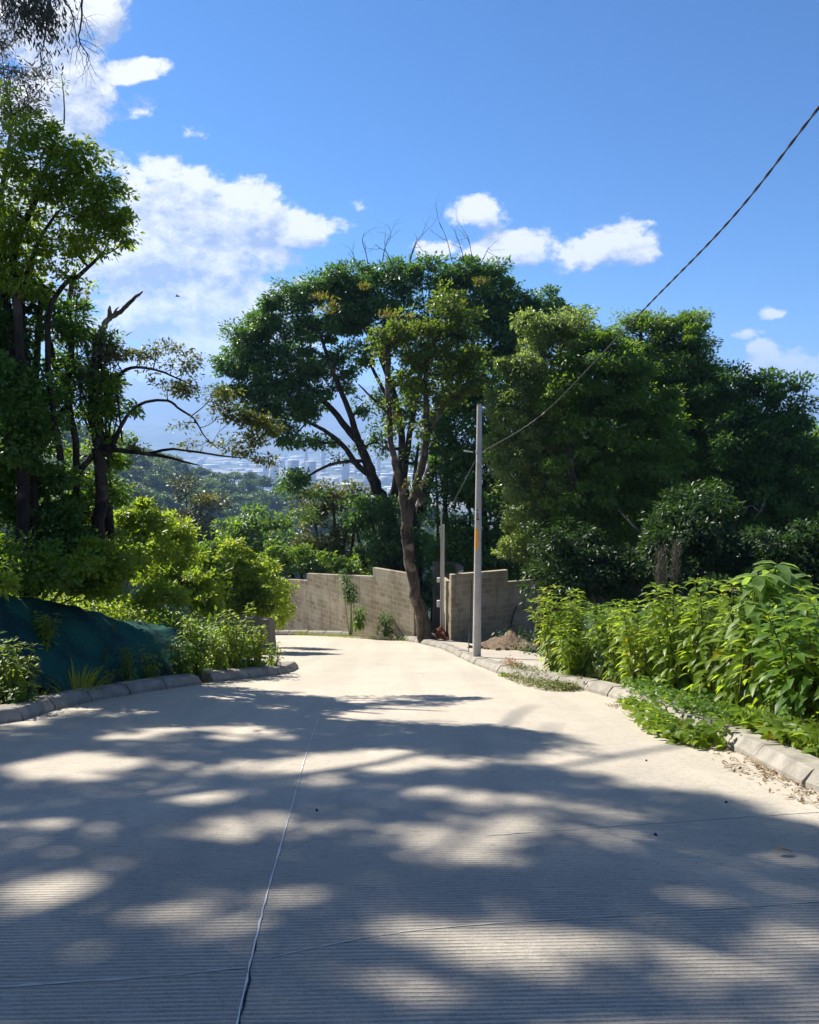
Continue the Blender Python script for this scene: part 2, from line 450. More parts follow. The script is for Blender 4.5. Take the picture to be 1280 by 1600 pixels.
T_DIAMOND = (np.array([(0, 0, 0), (.45, .5, .07), (1, 0, -.08), (.45, -.5, .07)], float), np.array([(0, 2, 1), (0, 3, 2)]))
_b = []
for (t_, w_) in ((.0, 0), (.3, .46), (.65, .38), (1.0, 0)):
    z_ = .10 * t_ - .42 * t_ * t_
    if w_ == 0: _b.append((t_, 0, z_))
    else: _b += [(t_, w_, z_ + .06), (t_, 0, z_), (t_, -w_, z_ + .06)]
T_BIG = (np.array(_b), np.array([(0, 2, 1), (0, 3, 2), (1, 2, 5), (1, 5, 4), (2, 3, 6), (2, 6, 5), (4, 5, 7), (5, 6, 7)]))
T_BLADE = (np.array([(0, .5, 0), (0, -.5, 0), (.5, .35, .0), (.5, -.35, .0), (.82, .2, -.08), (.82, -.2, -.08), (1, 0, -.22)]), np.array([(0, 1, 3), (0, 3, 2), (2, 3, 5), (2, 5, 4), (4, 5, 6)]))


def unit(a): return a / (np.linalg.norm(a, axis=-1, keepdims=True) + 1e-9)


def leaves_geo(P, X, N, L, Wd, tmpl):
    V0, T0 = tmpl
    X = unit(X); N = N - X * np.sum(N * X, axis=1, keepdims=True); N = unit(N); Yv = np.cross(N, X)
    n = len(P); k = len(V0)
    L = np.broadcast_to(L, (n,)); Wd = np.broadcast_to(Wd, (n,))
    V = (P[:, None, :] + X[:, None, :] * (V0[None, :, 0, None] * L[:, None, None]) + Yv[:, None, :] * (V0[None, :, 1, None] * Wd[:, None, None])
         + N[:, None, :] * (V0[None, :, 2, None] * L[:, None, None]))
    T = (T0[None] + (np.arange(n) * k)[:, None, None]).reshape(-1, 3)
    return V.reshape(-1, 3), T


def leaves_obj(name, P, X, N, L, Wd, tmpl, mat, parent=None):
    V, T = leaves_geo(P, X, N, L, Wd, tmpl)
    if parent is not None: V = V - np.array(parent.location)
    return link(name, mesh_np(name, V, T, mat), parent)


def rnd_unit(n): return unit(rng.normal(size=(n, 3)))


def lobe_leaves(c, r, L, lai, clump, shell=.5, droop=.25, flat=.55, wr=.45):
    """clumped leaves in one ellipsoid; returns P,X,N,L and clump centres"""
    c = np.array(c, float); r = np.array(r, float)
    A = math.pi * (r[0] * r[2] + r[0] * r[1] + r[1] * r[2]) / 3
    n = int(lai * A / (0.5 * L * L * wr)) + 10
    nc = max(5, int(1.3 * A / clump ** 2))
    dirs = rnd_unit(nc); rr = shell + (1 - shell) * rng.random(nc) ** .7
    inner = rng.random(nc) < .22; rr[inner] *= rng.random(inner.sum())
    rr *= 1 + .10 * rng.normal(size=nc)
    dirs[:, 2] = np.where(dirs[:, 2] < -.3, dirs[:, 2] * .75, dirs[:, 2])
    cc = c + dirs * rr[:, None] * r
    wgt = rng.random(nc) ** 1.3 + .12; wgt /= wgt.sum()
    idx = rng.choice(nc, n, p=wgt)
    cs = clump * (.45 + .75 * rng.random(nc))
    off = np.clip(rng.normal(size=(n, 3)), -1.7, 1.7) * .55 * cs[idx][:, None] * np.array([1, 1, flat])
    P = cc[idx] + off
    out = unit((P - c) / r)
    N = unit(out * .45 + np.array([0, 0, .75]) + rng.normal(size=(n, 3)) * .55)
    X = unit(unit(off) * .7 + out * .35 + rng.normal(size=(n, 3)) * .5 + np.array([0, 0, -droop]))
    LL = L * (.65 + .6 * rng.random(n))
    return P, X, N, LL, cc


def px_lobe(l):
    px, py, rx, ry, Y = l[:5]
    c = at(px, py, Y); s = Y / F
    rd = (rx + ry) / 2 * s * (l[5] if len(l) > 5 else 1.0)
    return c, np.array([rx * s, rd, ry * s])


def poly_px(pts):
    """(px,py,Y,r) list -> smoothed world polyline and radii"""
    P = np.array([list(at(*p[:3])) for p in pts]); R = np.array([p[3] for p in pts])
    return smooth_line(P, R)


def smooth_line(P, R, sub=4, jit=.13):
    P = np.asarray(P, float); R = np.asarray(R, float)
    out = []; rr = []
    n = len(P)
    for i in range(n - 1):
        p0 = P[max(i - 1, 0)]; p1 = P[i]; p2 = P[i + 1]; p3 = P[min(i + 2, n - 1)]
        for k in range(sub):
            t = k / sub
            q = .5 * ((2 * p1) + (-p0 + p2) * t + (2 * p0 - 5 * p1 + 4 * p2 - p3) * t * t + (-p0 + 3 * p1 - 3 * p2 + p3) * t ** 3)
            r_ = R[i] * (1 - t) + R[i + 1] * t
            if i or k: q = q + rng.normal(size=3) * r_ * jit
            out.append(q); rr.append(r_)
    out.append(P[-1]); rr.append(R[-1])
    return np.array(out), np.array(rr)


def limb_to(mb, a, b, r0, r1, sag=.15, n=6, seg=5):
    a = np.array(a); b = np.array(b); d = np.linalg.norm(b - a)
    m = (a + b) / 2 + np.array([0, 0, -sag * d * .4]) + rng.normal(size=3) * d * .10
    P, R = smooth_line([a, m, b], [r0, (r0 + r1) / 2, r1], 4, .3)
    mb.tube(P, R, seg, cap=False)
    return P


def twig(mb, p, d, length, r, depth, spread=.6):
    p = np.array(p, float); d = unit(np.array(d, float))
    n = 4; pts = [p]; rs = [r]
    for i in range(n):
        d = unit(d + rng.normal(size=3) * .22)
        pts.append(pts[-1] + d * length / n); rs.append(r * (1 - .6 * (i + 1) / n))
    mb.tube(pts, rs, 4, cap=False)
    if depth > 0:
        for i in range(2, n + 1):
            if rng.random() < .9:
                twig(mb, pts[i], d + rng.normal(size=3) * spread, length * rng.uniform(.4, .75), rs[i] * .75, depth - 1, spread)


TREES = {}


def tree(name, label, base, trunks, lobes, L, lai, clump, mat, barkm, group=None, cat='tree', twigs=2, shell=.5, droop=.25, flat=.55, wr=.45, cull=None, extra=None, limb_r=.05, tmpl=T_DIAMOND):
    root = thing(name, label, cat, base, group)
    mb = MB(); nodes = []; nr = []
    for t_ in trunks:
        P, R = poly_px(t_) if len(t_[0]) == 4 and not isinstance(t_[0], np.ndarray) else t_
        mb.tube(P, R, 10, rough=.06)
        for p, r_ in zip(P[2:], R[2:]): nodes.append(p); nr.append(r_)
    nodes = np.array(nodes) if nodes else np.array([base]); nr = np.array(nr) if nr else np.array([.05])
    ps, xs, ns, ls = [], [], [], []
    bm = MB()
    for l in lobes:
        c, r = px_lobe(l) if len(l) >= 5 else (np.array(l[0]), np.array(l[1]))
        dens = l[6] if len(l) > 6 else 1.0
        P, X, N, LL, cc = lobe_leaves(c, r, L, lai * dens, clump, shell, droop, flat, wr)
        ps.append(P); xs.append(X); ns.append(N); ls.append(LL)
        if twigs:
            dd = np.linalg.norm(nodes - c, axis=1) + 1.2 * np.maximum(nodes[:, 2] - c[2], 0)
            k = int(np.argmin(dd))
            rr = min(nr[k] * .7, limb_r * (1 + np.mean(r)))
            path = limb_to(bm, nodes[k], c, rr, rr * .35)
            for q in range(int(twigs * 3)):
                limb_to(bm, path[rng.integers(3, len(path))], cc[rng.integers(len(cc))], rr * .35, rr * .1, .05, seg=4)
    P = np.concatenate(ps); X = np.concatenate(xs); N = np.concatenate(ns); LL = np.concatenate(ls)
    if cull is not None:
        keep = cull(P); P, X, N, LL = P[keep], X[keep], N[keep], LL[keep]
    if bm.n: mb.add(bm.V, bm.Fc)
    mb.build('trunk', barkm, root, True)
    leaves_obj('crown', P, X, N, LL, LL * wr * 1.0, tmpl, mat, root)
    if extra: extra(root)
    return root


# ------------------------------------------------------------------ the lie of the land
_py = np.array([-30, -6, 0, 4, 8, 12, 15, 19, 23, 27, 31, 36, 50, 80, 130, 220, 500, 1000, 12000], float)
_pz = -np.array([-5.6, .37, 1.55, 2.40, 3.31, 4.33, 5.12, 6.16, 7.18, 8.13, 9.05, 10.4, 17.0, 31, 50, 75, 120, 190, 190], float)
_ty = np.concatenate([np.arange(-30, 60, .25), np.arange(60, 12001, 20)])
_tz = np.interp(_ty, _py, _pz)
_k = np.ones(9) / 9
_near = np.convolve(_tz[:360], _k, 'same'); _near[:5] = _tz[:5]; _near[-5:] = _tz[355:360]; _tz[:360] = _near


def PZ(y): return np.interp(y, _ty, _tz)


def gp(px, py, lift=0.0):
    r = ray(px, py); lo, hi = .5, 33.0
    f = lambda y: r[2] * y / r[1] - (PZ(y) + lift)
    ys = np.linspace(1, 34, 500); vals = np.array([f(y) for y in ys])
    k = np.where(vals <= 0)[0]
    y = ys[k[0]] if len(k) else 34.0
    lo, hi = y - .1, y
    for _ in range(20):
        m = (lo + hi) / 2
        if f(m) <= 0: hi = m
        else: lo = m
    return np.array([r[0] / r[1] * hi, hi, float(PZ(hi)) + lift])


LK = [gp(*p) for p in ((0, 1132), (60, 1117), (110, 1103), (190, 1088), (250, 1078), (315, 1069))]
LK = [np.array([LK[0][0] - 3.2, LK[0][1] - 4.5, 0]), np.array([LK[0][0] - 1.2, LK[0][1] - 1.6, 0])] + LK
LK2 = [gp(*p) for p in ((332, 1066), (400, 1059), (445, 1053), (461, 1048))]
_n = LK2[-1]
LK2 += [np.array([_n[0] + .02, _n[1] + .55, 0]), np.array([_n[0] - .25, _n[1] + 1.0, 0]), np.array([_n[0] - .9, _n[1] + 1.5, 0]), np.array([_n[0] - 2.2, _n[1] + 2.2, 0])]
RK = [gp(*p) for p in ((1280, 1240), (1200, 1200), (1130, 1165), (1050, 1130), (960, 1092), (900, 1076), (840, 1066), (790, 1056), (745, 1040), (715, 1026), (690, 1014), (650, 1004), (590, 996), (520, 993.5), (440, 992.5))]
RK = [np.array([RK[0][0] + .7, RK[0][1] - 4.0, 0]), np.array([RK[0][0] + .45, RK[0][1] - 1.8, 0])] + RK
RK += [np.array([RK[-1][0] - 4, RK[-1][1] + .4, 0]), np.array([RK[-1][0] - 9, RK[-1][1] + .6, 0])]
for l_ in (LK, LK2, RK):
    for p in l_: p[2] = PZ(p[1])
print('LK', [tuple(np.round(p, 2)) for p in LK]); print('LK2', [tuple(np.round(p, 2)) for p in LK2]); print('RK', [tuple(np.round(p, 2)) for p in RK])

_l = LK + LK2[:4]
_ly = [-30] + [p[1] for p in _l] + [_l[-1][1] + 1.0, _l[-1][1] + 2.2, 21, 26, 31, 33, 60]
_lx = [_l[0][0] - 1.0] + [p[0] for p in _l] + [_l[-1][0] - .3, _l[-1][0] - 1.6, -4.2, -5.6, -9, -14, -30]
_r = sorted([(p[1], p[0]) for p in RK]); _ry = [-30] + [p[0] for p in _r] + [60]; _rx = [_r[0][1] + .5] + [p[1] for p in _r] + [_r[-1][1]]


def xl(y): return np.interp(y, _ly, _lx)
def xr(y): return np.interp(y, _ry, _rx)


def sstep(x, a, b):
    t = np.clip((x - a) / (b - a), 0, 1); return t * t * (3 - 2 * t)


_hu = [-1.2, -.6, -.375, -.28, -.2, -.14, 0, .15, .6, 1.5]
_hz = [40, 14, -24, -39, -46, -55, -66, -78, -60, -30]


def vnoise(x, y, s):
    return (np.sin(x * s + 1.3 * np.sin(y * s * .7)) + np.sin(y * s * 1.3 + 1.7 * np.sin(x * s * .6 + 2))) * .5


def HZ(x, y):
    x = np.asarray(x, float); y = np.asarray(y, float)
    base = PZ(y)
    dl = xl(np.minimum(y, 32)) - x; dr = x - xr(np.minimum(y, 30.5))
    bh = np.interp(y, [-20, 4, 8, 12, 15, 20, 26], [2.3, 2.2, 1.95, 1.2, .65, .4, .2])
    near = 1 - sstep(y, 34, 60)
    left = bh * sstep(dl, .30, 2.0) + .16 * np.maximum(dl - 1.8, 0) + .05 * vnoise(x, y, 2.1) * sstep(dl, .3, 1)
    right = -.12 * np.maximum(dr - 1.2, 0) - .22 * np.maximum(dr - 3.5, 0) + .05 * sstep(dr, .25, .5) + .05 * vnoise(x, y, 2.4) * sstep(dr, .3, 1.2)
    right = np.maximum(right, -9)
    z = base + near * (np.where(dl > 0, np.minimum(left, 9), 0) + np.where(dr > 0, right, 0))
    inside = (dl < .05) & (dr < .05) & (y < 31.5)
    z = np.where(inside, z - .10, z)
    # distant hillside
    u = x / np.maximum(y, 1)
    zh = np.interp(u, _hu, _hz) - (450 - np.clip(y, 0, 450)) * .06 + 2.5 * vnoise(x, y, .03)
    zh = np.where(y > 450, zh - sstep(y, 450, 1100) * (zh + 190), zh)
    k = sstep(y, 45, 130)
    z = z * (1 - k) + zh * k
    z = np.where(y > 1100, -190 + 0 * z, z)
    return z


# terrain sheet
ysg = np.concatenate([np.arange(-14, 34, .3), np.arange(34, 80, 2), np.geomspace(80, 11500, 90)])
ug = np.linspace(-1, 1, 221); ug = np.sign(ug) * np.abs(ug) ** 1.5
GX, GY = np.meshgrid(ug, ysg)
GX = GX * (22 + np.maximum(GY, 0) * .95)
V = np.stack([GX, GY, HZ(GX, GY)], -1).reshape(-1, 3)
nr_, nc_ = GX.shape
i = np.arange((nr_ - 1) * (nc_ - 1)); rI = i // (nc_ - 1); cI = i % (nc_ - 1)
a = rI * nc_ + cI
T = np.stack([a, a + 1, a + nc_ + 1, a + nc_], -1)
tag(link('terrain', mesh_np('terrain', V, T, M['ground'], True)), kind='structure')

# road sheet
rows = np.concatenate([np.arange(-12, 31.9, .2)])
ncx = 40
RV = []
for y in rows:
    a_, b_ = float(xl(y)), float(xr(y))
    if b_ < a_ + .05: b_ = a_ + .05
    RV.append(np.stack([np.linspace(a_ - .02, b_ + .02, ncx), np.full(ncx, y), np.full(ncx, PZ(y))], -1))
RV = np.array(RV).reshape(-1, 3)
i = np.arange((len(rows) - 1) * (ncx - 1)); rI = i // (ncx - 1); cI = i % (ncx - 1); a = rI * ncx + cI
tag(link('road', mesh_np('road', RV, np.stack([a, a + 1, a + ncx + 1, a + ncx], -1), M['road'], True)), kind='structure')


def resample(pts, step):
    P = np.array(pts); P2 = []
    for i in range(len(P) - 1):
        for k in range(6):
            t = k / 6
            p0 = P[max(i - 1, 0)]; p1 = P[i]; p2 = P[i + 1]; p3 = P[min(i + 2, len(P) - 1)]
            P2.append(.5 * ((2 * p1) + (-p0 + p2) * t + (2 * p0 - 5 * p1 + 4 * p2 - p3) * t * t + (-p0 + 3 * p1 - 3 * p2 + p3) * t ** 3))
    P2.append(P[-1]); P = np.array(P2)
    d = np.concatenate([[0], np.cumsum(np.linalg.norm(np.diff(P[:, :2], axis=0), axis=1))])
    s = np.linspace(0, d[-1], max(2, int(round(d[-1] / step)) + 1))
    return np.stack([np.interp(s, d, P[:, 0]), np.interp(s, d, P[:, 1]), PZ(np.interp(s, d, P[:, 1]))], -1)


def kerb(pts, side, step=.85, name='kerb'):
    """side=+1: land lies to the right of the direction of travel"""
    P = resample(pts, step); mb = MB()
    prof = [(-.01, -.06), (.0, .05), (.062, .133), (.078, .143), (.27, .15), (.29, -.06)]
    for i in range(len(P) - 1):
        a_, b_ = P[i], P[i + 1]; d = unit(b_ - a_)
        nrm = np.array([d[1], -d[0], 0]) * side; nrm = nrm / np.linalg.norm(nrm)
        g = .015; j = random.uniform(-.008, .008); jz = random.uniform(-.008, .008)
        nsub = 3; vs = []
        for q in range(nsub + 1):
            t_ = g / step + (1 - 2 * g / step) * q / nsub
            c = a_ + (b_ - a_) * t_; c[2] = PZ(c[1])
            for (s_, z_) in prof:
                e = random.uniform(-.004, .004)
                vs.append(c + nrm * (s_ + j + e) + np.array([0, 0, z_ + jz + e]))
        k = len(prof); fc = []
        for q in range(nsub):
            for m in range(k - 1): fc.append((q * k + m, q * k + m + 1, (q + 1) * k + m + 1, (q + 1) * k + m))
        fc.append(tuple(range(k))[::-1]); fc.append(tuple(nsub * k + m for m in range(k)))
        mb.add(vs, fc)
        # mortar between the blocks
        vs = []
        for t_ in (1 - g / step - .012, 1 + g / step + .012):
            c = a_ + (b_ - a_) * t_; c[2] = PZ(c[1])
            for (s_, z_) in prof: vs.append(c + nrm * (max(s_, 0) * .93 + .02) + np.array([0, 0, z_ - .022]))
        mb.add(vs, [(m, m + 1, k + m + 1, k + m) for m in range(k - 1)] + [tuple(range(k))[::-1], tuple(k + m for m in range(k))])
    return tag(mb.build(name, M['kerb']), kind='structure')


kerb(LK, -1); kerb(LK2, -1); kerb(RK, 1)

# pavement beside the pole
pv = [gp(*p) for p in ((650, 1003), (690, 1013), (716, 1024), (746, 1038), (792, 1054), (840, 1064))]
mb = MB(); inn = [p + np.array([.27, .10, .11]) for p in pv]
outp = [np.array([1.0, 27.6, 0]), np.array([1.75, 25.2, 0]), np.array([2.6, 22.6, 0]), np.array([3.3, 19.5, 0]), np.array([3.3, 16.5, 0]), np.array([2.9, 14.0, 0])]
for p in outp: p[2] = PZ(p[1]) + .12
vs = []
for a_, b_ in zip(inn, outp):
    for t_ in np.linspace(0, 1, 5):
        q = a_ * (1 - t_) + b_ * t_; q[2] = PZ(q[1]) + .125; vs.append(q)
fc = [(i * 5 + k, i * 5 + k + 1, (i + 1) * 5 + k + 1, (i + 1) * 5 + k) for i in range(5) for k in range(4)]
mb.add(vs, fc)
tag(mb.build('pavement', M['pavement']), kind='structure')

# joints in the concrete


def strip(pts, wid, name, mat, lift=.004, rag=0.0, wob=0.0):
    vs = []; P = resample(pts, .06)
    for i, p in enumerate(P):
        d = unit(P[min(i + 1, len(P) - 1)] - P[max(i - 1, 0)]); nrm = np.array([-d[1], d[0], 0])
        ww = wid(p[1]) if callable(wid) else wid
        o_ = rng.normal() * wob
        l_ = ww * (1 + rng.normal() * rag); r_ = ww * (1 + rng.normal() * rag)
        for s_ in (max(l_, .0005) + o_, -max(r_, .0005) + o_):
            q = p + nrm * s_; q[2] = PZ(q[1]) + lift; vs.append(q)
    m_ = MB(); m_.add(vs, [(2 * i, 2 * i + 1, 2 * i + 3, 2 * i + 2) for i in range(len(P) - 1)])
    return tag(m_.build(name, mat), kind='structure')


jl = [gp(*p) for p in ((366, 1620), (410, 1426), (452, 1275), (483, 1165), (510, 1095))]
jl = [jl[0] + (jl[0] - jl[1]) * 1.5] + jl
jl[0][2] = PZ(jl[0][1])
strip(jl, lambda y: .0036 if y < 4.6 else (.0034 if y < 6.6 else .0026), 'road_joint', M['joint_light'], .006, .45, .0007)
strip([p + np.array([.007, 0, 0]) for p in jl[:2]] + [jl[2] * .7 + jl[1] * .3], .004, 'road_joint', M['joint_dark'], .0035, 1.0, .003)
strip([gp(-60, 1536), gp(200, 1520), gp(388, 1505), gp(640, 1455), gp(960, 1432), gp(1340, 1405)][2:], .0035, 'road_joint', M['joint_faint'], .003, .6, .0006)
strip([gp(-60, 1545), gp(200, 1530), gp(384, 1512)], .005, 'road_joint', M['joint_faint'], .003, .7, .001)
strip([gp(500, 1215), gp(760, 1306), gp(1000, 1288), gp(1380, 1262)][1:], .005, 'road_joint', M['joint_faint'], .003, .7, .001)

# ------------------------------------------------------------------ block walls


def wall_line(A, B, px):
    """where the vertical plane through pixel column px meets the plan line A-B"""
    m = ray(px, 950); m = m[0] / m[1]
    dx, dy = B[0] - A[0], B[1] - A[1]
    t = (m * A[1] - A[0]) / (dx - m * dy)
    return t, A[1] + dy * t


def make_wall(name, label, A, B, segs, z0, thick, mat, cap=0.0):
    """segs: (px_left, px_right, top_row at px_left). A = left end in plan"""
    Lw = math.hypot(B[0] - A[0], B[1] - A[1]); mb = MB(); top = []
    for sg_ in segs:
        p0, p1, row = sg_[:3]; row1 = sg_[3] if len(sg_) > 3 else None
        t0, y0 = wall_line(A, B, p0); t1, y1 = wall_line(A, B, p1)
        zt = at(p0, row, y0)[2]
        top.append((t0 * Lw, t1 * Lw, zt - z0, (at(p1, row1, y1)[2] if row1 else zt) - z0))
    for (a_, b_, za, zb) in top:
        a_ += .0015; b_ -= .0015
        mb.add([(a_, 0, 0), (b_, 0, 0), (b_, 0, zb), (a_, 0, za), (a_, thick, 0), (b_, thick, 0), (b_, thick, zb), (a_, thick, za)],
               [(0, 1, 2, 3), (5, 4, 7, 6), (1, 5, 6, 2), (4, 0, 3, 7), (3, 2, 6, 7), (0, 4, 5, 1)])
    o = mb.build(name, mat)
    o.location = (A[0], A[1], z0); o.rotation_euler = (0, 0, math.atan2(B[1] - A[1], B[0] - A[0]))
    bv = o.modifiers.new('edge', 'BEVEL'); bv.width = .008; bv.segments = 1
    return tag(o, label, 'wall')


A = at(415, 990, 35.8); B = at(647, 1003, 27.9)
make_wall('block_wall', 'long sunlit concrete block wall stepping up behind the far kerb', A, B, [(415, 480, 903, 907), (480, 583, 896, 900.5), (583, 647, 887, 897.5)], -11.0, .17, M['block'])
A = at(705, 1008, 26.3); B = at(842, 1008, 27.6)
make_wall('block_wall', 'shaded block wall behind the concrete pole with one step down', A, B, [(705, 793, 898), (793, 842, 909.5)], -8.9, .17, M['block'])
A = at(689, 1008, 27.5); B = at(704.6, 1008, 26.28)
make_wall('wall_return', 'narrow sunlit block wall end beside the metal post', A, B, [(689, 704.6, 902)], -9.2, .17, M['block'])

arc = [at(*p) for p in ((694, 950, 27.6), (706, 950, 28.1), (716, 950, 28.7), (718, 950, 29.4), (710, 950, 30.0), (695, 950, 30.3), (678, 950, 30.2))]
A3 = resample([np.array([p[0], p[1], 0]) for p in arc], .12)
mb = MB(); zt = at(700, 887, 29)[2]; vs = []
for i_, p in enumerate(A3):
    d = unit(A3[min(i_ + 1, len(A3) - 1)] - A3[max(i_ - 1, 0)]); nrm = np.array([d[1], -d[0], 0]); nrm /= np.linalg.norm(nrm)
    drop = -.28 * (1 - i_ / len(A3)) ** 2
    for s_ in (0, .14):
        for z_ in (-9.6, zt + drop): q = p + nrm * s_; q[2] = z_; vs.append(q)
fc = []
for i_ in range(len(A3) - 1):
    b_ = i_ * 4; fc += [(b_, b_ + 1, b_ + 5, b_ + 4), (b_ + 2, b_ + 6, b_ + 7, b_ + 3), (b_ + 1, b_ + 3, b_ + 7, b_ + 5)]
fc += [(0, 2, 3, 1), (len(A3) * 4 - 4, len(A3) * 4 - 3, len(A3) * 4 - 1, len(A3) * 4 - 2)]
mb.add(vs, fc); tag(mb.build('curved_wall', M['render_wall']), 'curved grey cement wall rounding behind the metal post', 'wall')

A = at(300, 960, 22.5); B = at(422, 1003, 20.8)
mb = MB()
z0 = float(HZ(A[0], A[1])) - 1.5
ta = at(300, 957, A[1])[2]; tb = at(421, 969, B[1])[2]; Lw = math.hypot(B[0] - A[0], B[1] - A[1])
mb.add([(0, 0, 0), (Lw + .12, 0, 0), (Lw, 0, tb - z0), (0, 0, ta - z0), (0, .2, 0), (Lw + .12, .2, 0), (Lw, .2, tb - z0), (0, .2, ta - z0)],
       [(0, 1, 2, 3), (5, 4, 7, 6), (1, 5, 6, 2), (4, 0, 3, 7), (3, 2, 6, 7), (0, 4, 5, 1)])
o = mb.build('retaining_wall', M['render_wall']); o.location = (A[0], A[1], z0); o.rotation_euler = (0, 0, math.atan2(B[1] - A[1], B[0] - A[0]))
tag(o, 'low grey cement wall under the bright bushes above the net', 'wall')

# ------------------------------------------------------------------ concrete pole
pb = gp(745, 1027, .125); Yp = pb[1]
pt = at(751, 631, Yp); pole = thing('utility_pole', 'tall tapering pale concrete pole standing on the pavement by the kerb', 'pole', pb)
Hp = pt[2] - pb[2]
print('pole', pb, Hp)
r0 = 6.9 / F * Yp; r1 = 3.9 / F * Yp
mb = MB()
pts = [pb + np.array([0, 0, -.1])] + [pb + np.array([0, 0, Hp * k]) for k in (.01, .25, .5, .75, .992, 1.0)]
mb.tube(pts, [r0, r0] + [r0 + (r1 - r0) * k for k in (.25, .5, .75, .992)] + [r1 * .86], 28)
o = mb.build('shaft', M['pole'], pole, True)


def pole_r(z): return r0 + (r1 - r0) * (z - pb[2]) / Hp


def wrap_patch(mb, zc, hgt, a0, a1, off, nseg=6):
    vs = []
    for z in (zc - hgt / 2, zc + hgt / 2):
        for k in range(nseg + 1):
            a = a0 + (a1 - a0) * k / nseg; r_ = pole_r(z) + off
            vs.append((pb[0] + r_ * math.sin(a), pb[1] - r_ * math.cos(a), z))
    n = nseg + 1; mb.add(vs, [(k, k + 1, n + k + 1, n + k) for k in range(nseg)])


zr = lambda row: at(750, row, Yp)[2]
mb = MB(); wrap_patch(mb, (zr(826) + zr(857)) / 2, zr(826) - zr(857), -1.05, .05, .004)
plate = mb.build('number_plate', M['orange'], pole)
mb = MB()
for row, h_, a1 in ((832, 2.2, -.25), (835, 1.2, -.3), (839, 2.4, -.2), (843, 1.2, -.3), (848.5, 2.2, -.25), (853, 1.4, -.3)):
    wrap_patch(mb, zr(row), h_ / F * Yp, -.72, a1, .0065)
mb.build('lettering', M['brown_mark'], plate)
mb = MB()
for row, h_, a1 in ((796.3, 2.4, -.10), (803, 2.0, -.05), (806.5, 2.2, -.05), (810.6, 2.6, .18)):
    wrap_patch(mb, zr(row), h_ / F * Yp, -.62, a1, .004)
mb.build('lettering', M['black'], pole)
# clamp and bolt
mb = MB(); zc = zr(706)
mb.tube([(pb[0], pb[1], zc - .035), (pb[0], pb[1], zc + .035)], [pole_r(zc) + .012] * 2, 24)
mb.tube([(pb[0] - .36, pb[1] - .10, zc + .03), (pb[0] - .15, pb[1] - .17, zc)], [.022, .014], 6)
mb.build('wire_clamp', M['metal'], pole)
mb = MB(); zb = zr(720); mb.box((pb[0] - .02, pb[1] - pole_r(zb) - .03, zb), (.07, .06, .07)); mb.tube([(pb[0] - .02, pb[1] - pole_r(zb) - .06, zb), (pb[0] + .09, pb[1] - pole_r(zb) - .02, zb - .12)], [.012, .012], 6)
mb.build('bolt', M['metal'], pole)

# twisted cable
ctrl = [np.array([pb[0] + .05, pb[1] - pole_r(zc) - .02, zc]), at(818, 669, Yp - 2.6), at(870, 627, 14.6), at(1000, 490, 10.4), at(1140, 345, 8.0), at(1282, 165, 6.4), at(1500, -105, 4.6)]
Pc, _ = smooth_line(ctrl, [.01] * len(ctrl), 40, 0)
mb = MB()
d = np.concatenate([[0], np.cumsum(np.linalg.norm(np.diff(Pc, axis=0), axis=1))])
ss = np.arange(0, d[-1], .05); Pc = np.stack([np.interp(ss, d, Pc[:, k]) for k in range(3)], -1)
for ph in (0, math.pi):
    pts = []
    for i_, p in enumerate(Pc):
        dd = unit(Pc[min(i_ + 1, len(Pc) - 1)] - Pc[max(i_ - 1, 0)]); a_ = unit(np.cross(dd, [0, 0, 1.])); b_ = np.cross(dd, a_)
        th = ss[i_] / .42 * 2 * math.pi + ph
        pts.append(p + (a_ * math.cos(th) + b_ * math.sin(th)) * .0062)
    mb.tube(pts, [.0072] * len(pts), 6)
tag(mb.build('overhead_cable', M['cable'], None, True), 'dark twisted overhead cable rising from the concrete pole to the right', 'cable')
c2 = [np.array([pb[0] - .1, pb[1] + .02, zr(722)]), at(722, 760, Yp + 2.2), at(700, 800, Yp + 5)]
Pc, _ = smooth_line(c2, [.01] * 3, 8, 0); mb = MB(); mb.tube(Pc, [.012] * len(Pc), 5)
tag(mb.build('thin_wire', M['cable'], None, True), 'thin dark wire slanting down from the pole into the trees', 'wire')

# metal gate post
gy = 26.9; gb = at(690.5, 1004, gy); post = thing('gate_post', 'slim grey metal post with a thin pipe above the wall end', 'post', gb)
mb = MB(); zt = at(692, 820, gy)[2]; mb.box((gb[0] + .01, gb[1], (zt + gb[2]) / 2 - .1), (.13, .10, zt - gb[2] + .2)); mb.build('square_tube', M['metal'], post)
mb = MB(); zp = at(691, 797, gy)[2]; mb.tube([(gb[0] - .04, gb[1] - .075, gb[2] - .1), (gb[0] - .04, gb[1] - .075, zp)], [.028, .026], 8); mb.tube([(gb[0] - .04, gb[1] - .075, zp), (gb[0] - .04, gb[1] - .075, zp + .06)], [.045, .02], 8)
mb.build('conduit_pipe', M['metal'], post)
for row, hh in ((906, .17), (943, .24)):
    mb = MB(); mb.box((gb[0] - .13, gb[1] - .02, at(686, row, gy)[2]), (.11, .1, hh)); bo = mb.build('junction_box', M['white_box'], post)
    bo.modifiers.new('edge', 'BEVEL').width = .012

# leaning rods
mb = MB(); b0 = gp(734, 1024, .12); b0[1] += .4; t0_ = at(737, 905, b0[1] + .3); mb.tube([b0, (b0 + t0_) / 2 + np.array([.02, 0, 0]), t0_], [.014] * 3, 6)
tag(mb.build('steel_rod', M['black'], None, True), 'thin dark steel rod standing just behind the concrete pole', 'rod')
mb = MB(); P_ = [at(797, 1006, 25.6), at(797, 985, 25.9), at(802, 960, 26.3), at(807, 948, 26.8)]; mb.tube(P_, [.035, .03, .03, .03], 7)
tag(mb.build('black_pipe', M['black'], None, True), 'black pipe leaning against the shaded block wall', 'pipe')


